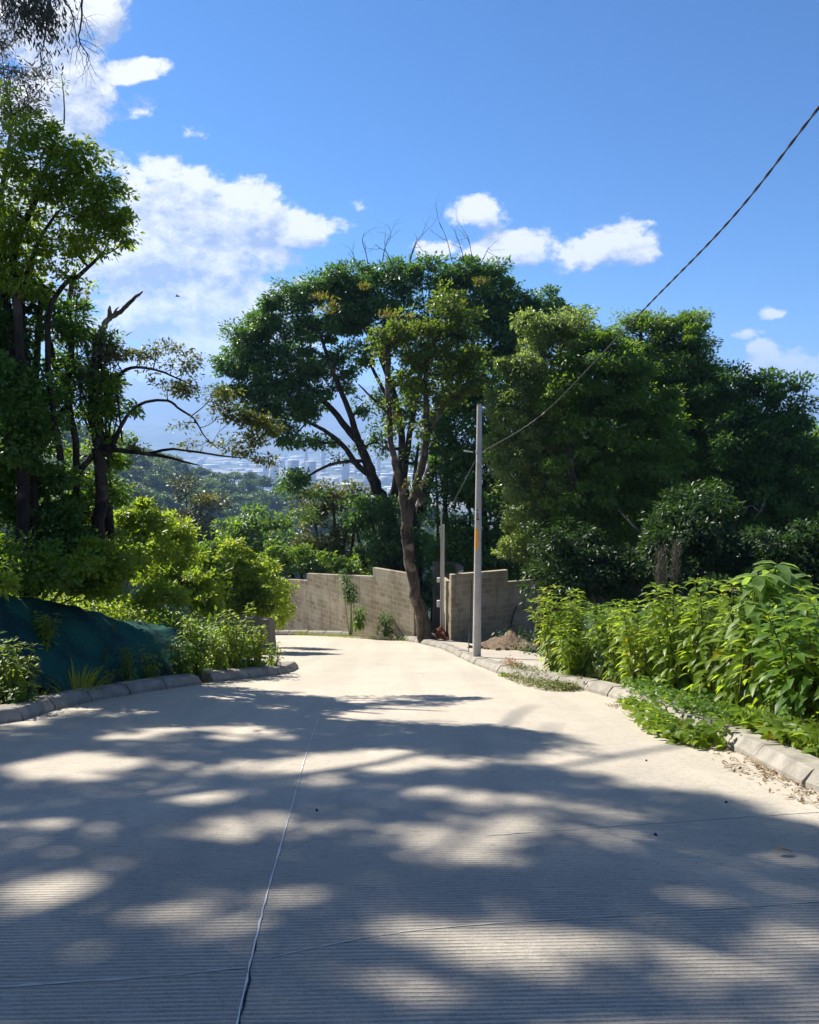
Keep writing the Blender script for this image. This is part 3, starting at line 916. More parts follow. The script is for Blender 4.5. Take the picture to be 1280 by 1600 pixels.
def mound(name, label, cx, cy_, rx, ry, h, mat, kind=None, bump=.35, seed=0, top=None):
    n = 46; gx, gyy = np.meshgrid(np.linspace(-1, 1, n), np.linspace(-1, 1, n)); r = np.sqrt(gx ** 2 + gyy ** 2)
    X_ = cx + gx * rx; Y_ = cy_ + gyy * ry
    f = np.clip(1 - r, 0, 1); nz = .5 * np.sin(gx * 7 + seed) * np.sin(gyy * 6 + seed * 2) + .35 * np.sin(gx * 17 + 2 * gyy * 9 + seed) + .3 * rng.random((n, n))
    Z_ = PZ(Y_) + .10 + h * (f ** .8) * (1 + bump * nz) - .06 * (f <= 0)
    V_ = np.stack([X_, Y_, Z_], -1).reshape(-1, 3); i = np.arange((n - 1) ** 2); a = (i // (n - 1)) * n + i % (n - 1)
    T_ = np.stack([a, a + 1, a + n + 1, a + n], -1)
    mid = (T_ // n).mean(1) / n * 2 - 1; mx = (T_ % n).mean(1) / n * 2 - 1; T_ = T_[(mid ** 2 + mx ** 2) < .97]
    o = link(name, mesh_np(name, V_, T_, mat, True)); 
    return tag(o, label, 'soil')


p = at(792, 1015, 21.8)
mound('dirt_pile', 'heap of loose brown earth at the foot of the shaded wall', p[0] + .1, 22.3, 1.15, 1.5, .30, M['dirt'], seed=1, bump=.9)
p = at(672, 1000, 27.0)
mound('dirt_pile', 'small heap of reddish soil beside the light trunk', p[0], 26.9, .42, .5, .28, M['dirt'], seed=4)
# clods
mb = MB()
for k in range(26):
    a_ = rng.random() * 6.28; q = np.array([2.75 + math.cos(a_) * rng.uniform(.5, 1.1), 21.6 + math.sin(a_) * rng.uniform(.3, 1.2), 0])
    q[2] = PZ(q[1]) + .15; r_ = rng.uniform(.03, .09)
    vs = unit(rng.normal(size=(8, 3))) * r_ + q
    c = [(-1, -1, -1), (1, -1, -1), (1, 1, -1), (-1, 1, -1), (-1, -1, 1), (1, -1, 1), (1, 1, 1), (-1, 1, 1)]
    vs = q + np.array(c) * r_ * .6 + rng.normal(size=(8, 3)) * r_ * .25
    mb.add(vs, [(3, 2, 1, 0), (4, 5, 6, 7), (0, 1, 5, 4), (1, 2, 6, 5), (2, 3, 7, 6), (3, 0, 4, 7)])
tag(mb.build('clods', M['dirt']), kind='stuff')
# crumpled brown cloth
n = 22; gx, gyy = np.meshgrid(np.linspace(-1, 1, n), np.linspace(-1, 1, n)); c0 = at(691, 1002, 26.6)
V_ = np.stack([c0[0] + gx * .20 + .06 * np.sin(gyy * 4), c0[1] + gyy * .25 + .05 * np.sin(gx * 7), c0[2] + .22 - .22 * gx * (gx > 0) + .10 * np.sin(gx * 6 + gyy * 3) + .07 * np.sin(gyy * 9) + .04 * rng.random((n, n)) + .08], -1).reshape(-1, 3)
i = np.arange((n - 1) ** 2); a = (i // (n - 1)) * n + i % (n - 1)
o = link('sacking', mesh_np('sacking', V_, np.stack([a, a + 1, a + n + 1, a + n], -1), M['cloth'], True)); o.modifiers.new('t', 'SOLIDIFY').thickness = .012
tag(o, 'crumpled rust brown sacking at the foot of the metal post', 'sacking')

# ------------------------------------------------------------------ shade net on the left bank
KP = resample(LK + LK2[:3], .12)
KP = KP[(KP[:, 1] > 6.4)]
ny = len(KP); ns = 34; s_arr = np.linspace(0, 1, ns); V_ = []
for j, p in enumerate(KP):
    d = unit(KP[min(j + 3, ny - 1)] - KP[max(j - 3, 0)]); nrm = np.array([-d[1], d[0], 0]); nrm /= np.linalg.norm(nrm)
    lo = .45 + .9 * max(0, (9.7 - p[1])) + .07 * math.sin(j * .21) + .05 * math.sin(j * .47)
    hi = np.interp(p[1], [6, 8, 11, 13, 15], [3.0, 2.7, 2.3, 1.8, 1.0]) + .08 * math.sin(j * .33)
    for s_ in s_arr:
        q = p + nrm * (lo + (hi - lo) * s_)
        ph_ = j * .55 + s_ * 6 + 1.2 * math.sin(j * .13) + .5 * math.sin(s_ * 9)
        fold = .035 * math.sin(ph_) + .055 * (1 - abs(math.sin(j * .31 - s_ * 3.2 + .8 * math.sin(s_ * 5 + j * .1)))) ** 3 + .03 * (1 - abs(math.sin(j * .77 - s_ * 5 + 1.1 * math.sin(j * .21)))) ** 2 + .012 * rng.normal() * .4
        belly = .03 + .05 * math.sin(math.pi * s_)
        z_ = float(HZ(q[0], q[1])) + belly + max(-.02, fold)
        V_.append((q[0], q[1], z_))
i = np.arange((ny - 1) * (ns - 1)); a = (i // (ns - 1)) * ns + i % (ns - 1)
tag(link('shade_net', mesh_np('shade_net', V_, np.stack([a, a + ns, a + ns + 1, a + 1], -1), M['net'], True)), 'blue green shade netting draped over the steep earth bank', 'netting')

# ------------------------------------------------------------------ plants


DENS = 1.7


def stem_plant(name, label, x, y, h, ns_, spread, L, mat, group=None, nleaf=18, wr=.42, base_z=None, lean=(0, 0), t0=.15, cat='plant', smat=None, droop=.35, tmpl=T_BIG, top_tuft=4):
    z = float(HZ(x, y)) if base_z is None else base_z
    root = thing(name, label, cat, (x, y, z), group)
    mb = MB(); ps, xs, nsr, ls = [], [], [], []
    for s_ in range(ns_):
        az = rng.random() * 6.283; sp_ = spread * rng.uniform(.25, 1); hh = h * rng.uniform(.72, 1.0) if s_ else h
        a_ = np.array([x + .25 * sp_ * math.cos(az), y + .25 * sp_ * math.sin(az), z - .05])
        b_ = np.array([x + sp_ * math.cos(az) + lean[0], y + sp_ * math.sin(az) + lean[1], z + hh])
        m_ = (a_ + b_) / 2 + np.array([math.cos(az), math.sin(az), 0]) * (-.12 * sp_) + rng.normal(size=3) * .03 * h
        P, R = smooth_line([a_, m_, b_], [.010 + .004 * h, .008 + .002 * h, .004], 6, .2)
        mb.tube(P, R, 5, cap=False)
        nl = int(nleaf * rng.uniform(.8, 1.2) * (1.0 if nleaf < 16 else DENS)); tt = t0 + (1 - t0) * np.sort(rng.random(nl)) ** .8
        f = tt * (len(P) - 1); k0 = np.minimum(f.astype(int), len(P) - 2); fr = (f - k0)[:, None]
        pos = P[k0] * (1 - fr) + P[k0 + 1] * fr
        ph = rng.random() * 6 + np.arange(nl) * 2.4 + rng.normal(size=nl) * .3
        up = .75 * (tt - .35) + rng.normal(size=nl) * .2
        X = np.stack([np.cos(ph), np.sin(ph), up], -1)
        pet = rng.uniform(.02, .10, nl)[:, None] * unit(X) * (h / 1.2) ** .5
        N = np.stack([-.25 * np.cos(ph), -.25 * np.sin(ph), np.ones(nl)], -1) + rng.normal(size=(nl, 3)) * .25
        ps.append(pos + pet); xs.append(unit(X + np.array([0, 0, -droop]))); nsr.append(N); ls.append(L * rng.uniform(.6, 1.1, nl) * (1.05 - .35 * tt ** 3))
        # tip tuft
        nt = top_tuft; ph = rng.random() * 6 + np.arange(nt) * 6.283 / max(nt, 1)
        X = np.stack([np.cos(ph), np.sin(ph), np.full(nt, .8)], -1)
        ps.append(np.repeat(P[-1:], nt, 0)); xs.append(X); nsr.append(np.stack([-np.cos(ph), -np.sin(ph), np.full(nt, .9)], -1)); ls.append(L * rng.uniform(.5, .75, nt))
    mb.build('stem', smat or M['stem_green'], root, True)
    P = np.concatenate(ps); LL = np.concatenate(ls)
    leaves_obj('leaves', P, np.concatenate(xs), np.concatenate(nsr), LL, LL * wr, tmpl, mat, root)
    return root


def mat_leaves(name, pts_px, n, L, mat, hgt=(.02, .18), wr=.6, kind='stuff', label=None, cat=None, tmpl=T_BIG, up=.9, jit=.0, land=True):
    """low leaves spread along a px polyline; pts: (px,row,width_m)"""
    G = [gp(p[0], p[1]) for p in pts_px]; Wm = [p[2] for p in pts_px]
    t = rng.random(n) * (len(G) - 1); k = t.astype(int); fr = t - k
    P = np.array([G[a_] * (1 - f) + G[a_ + 1] * f for a_, f in zip(k, fr)])
    wv = np.array([Wm[a_] * (1 - f) + Wm[a_ + 1] * f for a_, f in zip(k, fr)])
    an = rng.random(n) * 6.283; rr = np.sqrt(rng.random(n)) * wv
    P[:, 0] += np.cos(an) * rr; P[:, 1] += np.sin(an) * rr * 1.1
    onk = np.abs(P[:, 0] - xr(P[:, 1]) - .15) < .17
    z = np.maximum(HZ(P[:, 0], P[:, 1]), np.where(onk, PZ(P[:, 1]) + .15, -99))
    z = np.maximum(z, PZ(P[:, 1]) * (P[:, 0] < xr(P[:, 1])) + -99 * (P[:, 0] >= xr(P[:, 1])))
    hh = hgt[0] + (hgt[1] - hgt[0]) * rng.random(n) * (1 - .6 * rr / wv)
    P[:, 2] = z + hh
    ph = rng.random(n) * 6.283
    X = np.stack([np.cos(ph), np.sin(ph), rng.normal(size=n) * .3 + .15], -1)
    N = np.stack([rng.normal(size=n) * .4, rng.normal(size=n) * .4, np.full(n, up)], -1)
    LL = L * rng.uniform(.5, 1.15, n)
    o = leaves_obj(name, P, X, N, LL, LL * wr, tmpl, mat)
    return tag(o, label, cat, kind=kind)


M['leaf_broad'] = leaf_mat('leaf_broad', (.08, .14, .04), (.17, .26, .07), (.36, .54, .08), .5, rough=.5, scale=5)
# right verge, along the kerb
RV_PLANTS = [  # px, base row, offset, height, stems, spread, leaf, mat, label
    (828, 1062, .62, 1.50, 28, .50, .15, 'leaf_lime', 'bright lime bush beside the pavement, nearest the concrete pole'),
    (868, 1068, .50, 1.05, 20, .48, .13, 'leaf_lime', 'feathery low lime shrub at the start of the overgrown verge'),
    (900, 1076, .70, 1.25, 20, .50, .14, 'leaf_bright', 'slender green shrub second along the overgrown verge'),
    (938, 1086, .60, 1.25, 20, .48, .15, 'leaf_lime', 'yellow green shrub rising behind the first exposed kerb stones'),
    (975, 1096, .80, 1.55, 15, .42, .17, 'leaf_bright', 'tall leafy weed with thin stems behind the mid verge kerb'),
    (1010, 1112, .80, 1.50, 10, .34, .18, 'leaf_bright', 'tall weed with large hanging leaves over dark bare stems'),
    (1050, 1128, .75, 1.50, 9, .34, .18, 'leaf_lime', 'pale topped tall weed with dark dry stems beneath'),
    (1085, 1146, .85, 1.40, 11, .38, .19, 'leaf_bright', 'dense big leaved weed above the creeper on the kerb'),
    (1130, 1165, .80, 1.25, 14, .42, .19, 'leaf_mid', 'broad dark green bush with drooping leaves over the kerb'),
    (1180, 1188, .95, 1.22, 13, .42, .18, 'leaf_bright', 'round leafy bush with glossy leaves beside the tall pale stalk'),
    (1262, 1215, 1.0, 1.25, 12, .40, .16, 'leaf_mid', 'mixed green weed clump at the edge of the grass patch'),
    (1275, 1235, .55, 1.05, 5, .25, .22, 'leaf_lime', 'yellow stalk with long pointed leaves at the grass edge'),
]
for (px, row, off, h, ns_, sp_, L, mt, lb) in RV_PLANTS:
    g_ = gp(px, row)
    stem_plant('leafy_weed', lb, float(xr(g_[1])) + off, g_[1], h, ns_, sp_ * 1.2, L * 1.2, M[mt], 'leafy weeds on the verge beyond the kerb', nleaf=22, smat=M['stem_brown'] if 'dark' in lb else None)
# second and third rows behind
BACK = [(1.25, 12.2, 1.25), (1.7, 11.2, 1.45), (1.5, 10.2, 1.3), (1.8, 9.2, 1.45), (1.6, 8.4, 1.3), (1.9, 7.6, 1.25), (1.9, 6.8, 1.30), (2.0, 6.0, 1.35), (2.7, 10.4, 1.55), (2.8, 8.8, 1.6), (2.9, 7.4, 1.6), (2.4, 12.8, 1.4)]
BL = ['behind the lime bush near the pole', 'second along the back of the verge', 'third along the back of the verge', 'behind the tall weed with dark bare stems', 'behind the dense big leaved weed', 'behind the broad drooping bush', 'behind the round glossy bush', 'behind the grass patch', 'deep in the verge under the dark trees', 'deep in the verge behind the pale topped weed', 'deep in the verge behind the tall pale stalk', 'deep in the verge beyond the lime bush']
for (off, y, h), lb in zip(BACK, BL):
    stem_plant('leafy_weed', 'green leafy weed ' + lb, float(xr(y)) + off, y, h, 13, .62, random.uniform(.15, .24), M[random.choice(['leaf_bright', 'leaf_mid', 'leaf_lime', 'leaf_broad'])], 'leafy weeds on the verge beyond the kerb', nleaf=18)
# the tall big leaved stalk
g_ = gp(1120, 1150)
tb = at(1180, 1010, 6.9)
stem_plant('broadleaf_stalk', 'tall leaning stalk topped with very large pale leaves', tb[0] - .35, 6.9, 0, 1, .01, .1, M['leaf_bright'], nleaf=1, top_tuft=0) if False else None
root = thing('broadleaf_stalk', 'tall leaning stalk topped with very large pale green leaves', 'plant', (at(1158, 1000, 7.9)[0], 7.9, float(HZ(at(1158, 1000, 7.9)[0], 7.9))))
STALKS_N = 2
mb = MB(); ps, xs, nn, ls = [], [], [], []
stalks = [[(1160, 1040, 7.9, .013), (1168, 965, 7.9, .013), (1200, 915, 7.9, .011), (1216, 882, 7.9, .007)], [(1165, 1040, 7.9, .012), (1205, 980, 7.95, .010), (1243, 905, 8.0, .008)], [(1160, 1040, 7.8, .012), (1170, 985, 7.8, .010), (1183, 900, 7.7, .008)], [(1140, 1060, 6.8, .012), (1160, 985, 6.9, .010), (1178, 900, 6.95, .008)]]
for st_ in stalks[:3]:
    P, R = poly_px(st_); P[0] = root.location; mb.tube(P, R, 6, cap=False)
    for k in range(38):
        i_ = rng.integers(int(len(P) * .45), len(P)); ph = rng.random() * 6.28
        ps.append(P[i_]); xs.append([math.cos(ph), math.sin(ph) * .8, rng.uniform(-.7, .35)]); nn.append([-.3 * math.cos(ph), -.3 * math.sin(ph), .9]); ls.append(rng.uniform(.20, .36))
mb.build('stem', M['stem_green'], root, True)
leaves_obj('leaves', np.array(ps), np.array(xs), np.array(nn), np.array(ls), np.array(ls) * .42, T_BIG, M['leaf_broad'], root)

# creepers, low growth, grass, litter
mat_leaves('creeper', [(985, 1108, .10), (1020, 1128, .20), (1030, 1146, .16), (1075, 1158, .24), (1110, 1166, .20)], 950, .10, M['leaf_bright'], (.02, .26), .62, None, 'low leafy creeper spilling over the kerb onto the road', 'creeper')
mat_leaves('creeper', [(1190, 1160, .28), (1235, 1172, .30), (1290, 1195, .35)], 1300, .13, M['leaf_bright'], (.04, .30), .5, None, 'broad leaved creeper lying over the kerb by the grass', 'creeper')
mat_leaves('creeper', [(1000, 1098, .3), (1080, 1125, .5), (1160, 1150, .5)], 1500, .08, M['leaf_mid'], (.02, .25), .65, None, 'dark low creeper on the ground under the tall weeds', 'creeper')
mat_leaves('trailing_weed', [(800, 1056, .25), (835, 1070, .30), (870, 1078, .30), (893, 1078, .18)], 2600, .05, M['leaf_olive'], (.01, .16), .5, None, 'thin olive weed trailing over the kerb below the lime bush', 'weed', tmpl=T_DIAMOND)
mat_leaves('dry_foliage', [(792, 1050, .14), (808, 1056, .12)], 260, .06, M['leaf_rust'], (.01, .22), .35, None, 'small orange brown weed at the pavement end', 'weed', tmpl=T_DIAMOND)
mat_leaves('green_foliage', [(783, 1056, .05), (789, 1058, .05)], 60, .08, M['leaf_bright'], (.01, .08), .4, None, 'tiny bright green weed in the gutter by the pavement end', 'weed')
mb = MB(); mb.tube([gp(789, 1058, .03), gp(812, 1050, .22)], [.012, .009], 6); tag(mb.build('yellow_stick', M['leaf_gold'], None), 'pale yellow stick lying in the weeds at the pavement end', 'stick')


def grass(name, n, xy, h, mat, label=None, cat='grass', kind='stuff', wid=.006, lean=.35):
    P = xy(n); P[:, 2] = HZ(P[:, 0], P[:, 1]) - .02
    X = np.stack([rng.normal(size=n) * lean, rng.normal(size=n) * lean, np.ones(n)], -1); N = rnd_unit(n)
    LL = h * rng.uniform(.4, 1.1, n)
    return tag(leaves_obj(name, P, X, N, LL, np.full(n, wid), T_BLADE, mat), kind=kind)


def verge_xy(y0, y1, o0, o1):
    def f(n):
        y = rng.uniform(y0, y1, n); return np.stack([xr(y) + rng.uniform(o0, o1, n), y, y * 0], -1)
    return f


def left_xy(y0, y1, o0, o1):
    def f(n):
        y = rng.uniform(y0, y1, n); return np.stack([xl(y) - rng.uniform(o0, o1, n), y, y * 0], -1)
    return f


grass('grass', 5200, verge_xy(3.5, 7.2, .32, 1.5), .34, M['grass'])
grass('verge_grass', 9000, verge_xy(6.8, 14, .35, 3.2), .25, M['grass'])
grass('bank_grass', 5000, left_xy(4.5, 8.2, .36, 2.2), .30, M['straw'], wid=.007, lean=.8)
grass('bank_grass', 2600, left_xy(8, 14.5, .32, .8), .16, M['grass'])
# undergrowth covering the top of the left bank and the floor of the right thicket


def undergrowth(name, n, xy, mat, L, hmax):
    P = xy(n); cl = np.clip(.5 + .5 * vnoise(P[:, 0], P[:, 1], 2.0) + .3 * rng.normal(size=n), .05, 1)
    P[:, 2] = HZ(P[:, 0], P[:, 1]) + hmax * cl * rng.random(n) ** .7 + .02
    X = rnd_unit(n) * .8 + np.array([0, 0, .1]); N = rnd_unit(n) * .6 + np.array([0, 0, .8]); LL = L * rng.uniform(.6, 1.2, n)
    return tag(leaves_obj(name, P, X, N, LL, LL * .5, T_DIAMOND, mat), kind='stuff')


undergrowth('bank_undergrowth', 15000, left_xy(8.2, 15.5, 2.0, 7.0), M['leaf_bright'], .10, .55)
undergrowth('bank_undergrowth', 16000, left_xy(14.5, 22, .9, 9.0), M['leaf_mid'], .12, .75)
undergrowth('bank_undergrowth', 5000, left_xy(4.5, 9.5, 2.6, 5.5), M['leaf_mid'], .09, .45)
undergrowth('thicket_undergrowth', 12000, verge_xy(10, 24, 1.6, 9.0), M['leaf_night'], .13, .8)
# dead leaves and twigs in the right gutter


def litter(name, n, y0, y1, o0, o1, L, fn=xr, sg=1):
    y = rng.uniform(y0, y1, n); cl = .5 + .5 * np.sin(y * 5.1) * np.sin(y * 1.7 + 1); keep = rng.random(n) < cl ** 1.2 + .1; y = y[keep]; n = len(y)
    P = np.stack([fn(y) - sg * (o0 + (o1 - o0) * rng.random(n) ** 2), y, PZ(y) + .006 + .03 * rng.random(n) ** 2], -1)
    ph = rng.random(n) * 6.28; X = np.stack([np.cos(ph), np.sin(ph), rng.normal(size=n) * .15], -1)
    N = np.stack([rng.normal(size=n) * .4, rng.normal(size=n) * .4, np.ones(n)], -1); LL = L * rng.uniform(.4, 1.3, n)
    return P, X, N, LL


P, X, N, LL = litter('leaf_litter', 1500, 3.2, 9.5, .02, .34, .05)
tag(leaves_obj('leaf_litter', P, X, N, LL, LL * .35, T_BIG, M['leaf_dry']), kind='stuff')
P, X, N, LL = litter('l', 500, 3.2, 9.5, .02, .32, .16)
tag(leaves_obj('twig_litter', P, X, N, LL, LL * 0 + .007, T_BLADE, M['straw']), kind='stuff')
P, X, N, LL = litter('l', 260, 6, 13, .01, .10, .04, xl, -1)
tag(leaves_obj('gutter_leaves', P, X, N, LL, LL * .4, T_BIG, M['leaf_dry']), kind='stuff')
g_ = gp(1223, 1331, .02)
tag(leaves_obj('fallen_leaf', np.array([g_ + np.array([-.05, 0, .01])]), np.array([[1, .1, .12]]), np.array([[.2, .3, 1.]]), np.array([.115]), np.array([.05]), T_BIG, M['leaf_dry']), 'single brown curled dead leaf lying on the shaded road', 'leaf')
for (px, row, lb) in ((1135, 1253, 'tiny black pebble at the shadow edge on the road'), (1024, 1304, 'tiny dark pebble on the shaded road ahead of the brown leaf'), (495, 1266, 'tiny dark pebble beside the pale joint line'), (1010, 1188, 'tiny dark pebble on the bright dusty road')):
    g_ = gp(px, row, .006); mb = MB(); cpt = np.array([(-1, -1, -1), (1, -1, -1), (1, 1, -1), (-1, 1, -1), (-.7, -.6, 1), (.8, -.5, .8), (.6, .7, 1), (-.6, .5, .9)]) * .008 + rng.normal(size=(8, 3)) * .0015
    mb.add(cpt + g_, [(3, 2, 1, 0), (4, 5, 6, 7), (0, 1, 5, 4), (1, 2, 6, 5), (2, 3, 7, 6), (3, 0, 4, 7)]); tag(mb.build('pebble', M['black']), lb, 'pebble')

# left kerbside plants
for (px, row, off, h, ns_, sp_, L, mt, lb) in [
    (8, 9.0, -1, .80, 10, .35, .13, 'leaf_bright', 'tangled leafy shrub at the near end of the left bank'),
    (30, 9.4, -1, .46, 8, .24, .11, 'leaf_olive', 'low pale leaved shrub between the near shrub and the rosette'),
    (70, 10.6, -1, .45, 8, .22, .11, 'leaf_lime', 'small glossy shrub just above the yellow rosette plant'),
    (22, 8.7, -1, .34, 6, .20, .10, 'leaf_mid', 'small weed against the left kerb'),
    (205, 1086, .42, .30, 6, .22, .08, 'leaf_bright', 'small green weed at the foot of the net'),
    (245, 1079, .42, .62, 7, .22, .10, 'leaf_mid', 'upright weed before the dark part of the net'),
    (282, 1074, .45, .60, 6, .22, .10, 'leaf_bright', 'pair of thin weeds before the net'),
    (322, 1068, .40, .80, 14, .28, .12, 'leaf_mid', 'dense weed in the gap between the two left kerbs'),
    (345, 1064, .50, 1.05, 14, .34, .13, 'leaf_bright', 'tall green weed behind the start of the second kerb'),
    (374, 1061, .50, .80, 15, .34, .12, 'leaf_lime', 'low rounded lime weed behind the second kerb'),
    (405, 1058, .50, 1.20, 16, .36, .14, 'leaf_lime', 'tallest lime weed near the kerb nose'),
    (428, 1055, .38, .95, 16, .34, .13, 'leaf_lime', 'leaning lime weed just before the kerb nose'),
    (444, 1052, .28, .55, 10, .24, .10, 'leaf_bright', 'small weed inside the curved kerb nose')]:
    if off < 0:
        stem_plant('kerbside_weed', lb, at(px, 1000, row)[0], row, h, ns_, sp_, L, M[mt], 'weeds between the left kerb and the net', nleaf=18); continue
    g_ = gp(px, row); stem_plant('kerbside_weed', lb, float(xl(min(g_[1], LK2[3][1]))) - off, g_[1] + .05, h, ns_, sp_, L, M[mt], 'weeds between the left kerb and the net', nleaf=16)
# thin sapling with curled top in front of the low wall
g_ = gp(392, 1058); stem_plant('sapling', 'single thin sapling with a bushy tip before the low cement wall', g_[0] - .2, g_[1] + 1.0, 1.25, 1, .04, .11, M['leaf_lime'], nleaf=16, t0=.72)
# yellow rosette plant
for (px, row, sc, n_, lb) in ((104, 1092, .46, 54, 'spiky yellow green rosette plant behind the left kerb'), (62, 1102, .20, 26, 'small yellow rosette plant left of the big one')):
    g_ = gp(px, row); x_, y_ = float(xl(g_[1])) - .42, g_[1] - .02; z_ = float(HZ(x_, y_)); root = thing('rosette_plant', lb, 'plant', (x_, y_, z_))
    ph = np.arange(n_) * 2.4; rr = rng.uniform(.25, 1.2, n_)
    X = np.stack([np.cos(ph) * rr, np.sin(ph) * rr, np.full(n_, 1.0)], -1); N = np.stack([-np.cos(ph), -np.sin(ph), rr], -1)
    P = np.stack([x_ + .14 * np.cos(ph) * (sc / .4), y_ + .14 * np.sin(ph) * (sc / .4), np.full(n_, z_)], -1)
    leaves_obj('leaves', P, X, N, sc * rng.uniform(.7, 1.1, n_), np.full(n_, .045 * (sc / .4) ** .5), T_BLADE, leaf_mat('leaf_rosette', (.20, .24, .02), (.38, .38, .05), (.60, .62, .05), .5), root)
    mb = MB(); mb.tube([(x_, y_, z_ - .03), (x_, y_, z_ + .06)], [.05, .03], 8); mb.build('stem', M['stem_green'], root)
# scattered weeds growing through the net
for k, (s_, y) in enumerate([(1.0, 9.2), (1.5, 9.8), (1.2, 10.6), (1.9, 10.9), (.9, 11.4), (2.1, 8.9), (1.4, 12.2), (1.7, 8.2), (1.0, 13.0), (.8, 10.0)]):
    stem_plant('net_weed', ['sparse yellowish sprig low on the dark net', 'sparse sprig halfway up the dark net'][k % 2], float(xl(y)) - s_, y, .22, 3, .12, .07, M['leaf_olive'], 'sprigs growing through the net', nleaf=6)
# plants before the far wall
p = at(556, 985, 30.2)
stem_plant('wall_sapling', 'young tree with thin bare stem and round dark crown before the block wall', at(549, 995, 29.6)[0], 29.6, 2.55, 5, .42, .20, M['leaf_deep'], nleaf=60, t0=.62, base_z=at(549, 990, 29.6)[2], cat='tree')
stem_plant('fern_clump', 'drooping green fern clump against the sunlit wall', at(562, 980, 29.7)[0], 29.7, .75, 9, .22, .28, M['leaf_mid'], nleaf=10, base_z=at(562, 980, 29.7)[2], droop=.9)
stem_plant('wall_shrub', 'small rounded shrub behind the far kerb', at(606, 990, 28.9)[0], 28.7, .85, 12, .38, .20, M['leaf_deep'], nleaf=14, base_z=at(606, 992, 28.7)[2])
stem_plant('wall_shrub', 'tiny pale weed beside the rounded shrub at the far kerb', at(590, 990, 28.9)[0], 28.9, .35, 5, .18, .12, M['leaf_bright'], nleaf=8, base_z=at(590, 990, 28.9)[2])
for (px, y, h, lb) in ((470, 31.5, .3, 'low scrub'), (510, 31.0, .25, 'low scrub'), (635, 28.2, .35, 'low scrub')):
    pass
grass('wall_grass', 2600, lambda n: (lambda t: np.stack([-5.2 + t * 5.2 + rng.normal(size=n) * .1, 32.3 - t * 4.6 + rng.uniform(-.3, .35, n), t * 0], -1))(rng.random(n)), .28, M['grass'], wid=.012)
# dry plume grass above the verge
g_ = at(1045, 905, 11.5)
root = thing('plume_grass', 'dry brown feathery plume rising above the verge weeds', 'grass', (g_[0], 11.5, float(HZ(g_[0], 11.5))))
mb = MB(); P_ = []; n = 900
for k in range(7):
    tp = at(1045 + rng.uniform(-16, 14), 845 + rng.uniform(0, 40), 11.5); mb.tube([root.location, (np.array(root.location) + tp) / 2 + rng.normal(size=3) * .04, tp], [.008, .006, .003], 4, cap=False)
    P_.append(tp - np.array([0, 0, 1]) * rng.random((n // 7, 1)) * .55 + rng.normal(size=(n // 7, 3)) * .03)
P_ = np.concatenate(P_); n = len(P_)
mb.build('stalks', M['stem_brown'], root); X = np.stack([rng.normal(size=n) * .5, rng.normal(size=n) * .5, np.ones(n)], -1)
leaves_obj('plume', P_, X, rnd_unit(n), np.full(n, .09), np.full(n, .008), T_BLADE, M['leaf_grey'], root)

# ------------------------------------------------------------------ where sunlight reaches the near road through the overhead canopy
EDGE = np.array([(-900, 1150), (0, 1142), (120, 1120), (420, 1114), (455, 1138), (620, 1151), (760, 1153), (838, 1168), (872, 1214), (1000, 1231), (1160, 1248), (1280, 1290), (1420, 1345), (2400, 1700)], float)
GAPS = [(130, 1197, 88, 15), (300, 1146, 130, 5), (470, 1196, 175, 12), (600, 1190, 90, 13), (322, 1245, 66, 11), (15, 1284, 46, 12), (118, 1281, 34, 9), (58, 1319, 38, 13), (178, 1303, 34, 8), (430, 1291, 115, 12), (305, 1302, 45, 7), (207, 1347, 42, 6),
        (95, 1390, 82, 27), (38, 1446, 46, 16), (155, 1488, 58, 17), (460, 1398, 52, 13), (330, 1440, 85, 24), (405, 1415, 50, 19), (560, 1410, 56, 10), (582, 1372, 36, 8), (290, 1386, 45, 8), (250, 1428, 60, 10), (635, 1450, 42, 15),
        (672, 1241, 32, 8), (765, 1250, 64, 16), (806, 1295, 32, 21), (715, 1320, 70, 28), (968, 1307, 32, 8), (790, 1484, 95, 30), (905, 1478, 90, 22), (770, 1452, 60, 10), (1145, 1530, 74, 26), (1100, 1505, 60, 18), (1222, 1470, 72, 15), (1275, 1572, 34, 26), (1170, 1366, 40, 7), (860, 1395, 26, 6), (790, 1190, 80, 6)]


def to_px(x, y, z):
    c, s_ = math.cos(PITCH), math.sin(PITCH)
    dpt = y * c - z * s_; v = -(z * c + y * s_)
    return 640 + F * x / dpt, 800 + F * v / dpt, dpt


def sun_ground(P):
    """where the sun ray through P meets the road surface"""
    t = (P[:, 2] + 3.5) / S[2]
    for _ in range(8):
        y = P[:, 1] - S[1] * t; t = t + (P[:, 2] - S[2] * t - PZ(y)) / (S[2] + .25 * S[1] + .15)
    return P - S[None] * t[:, None]


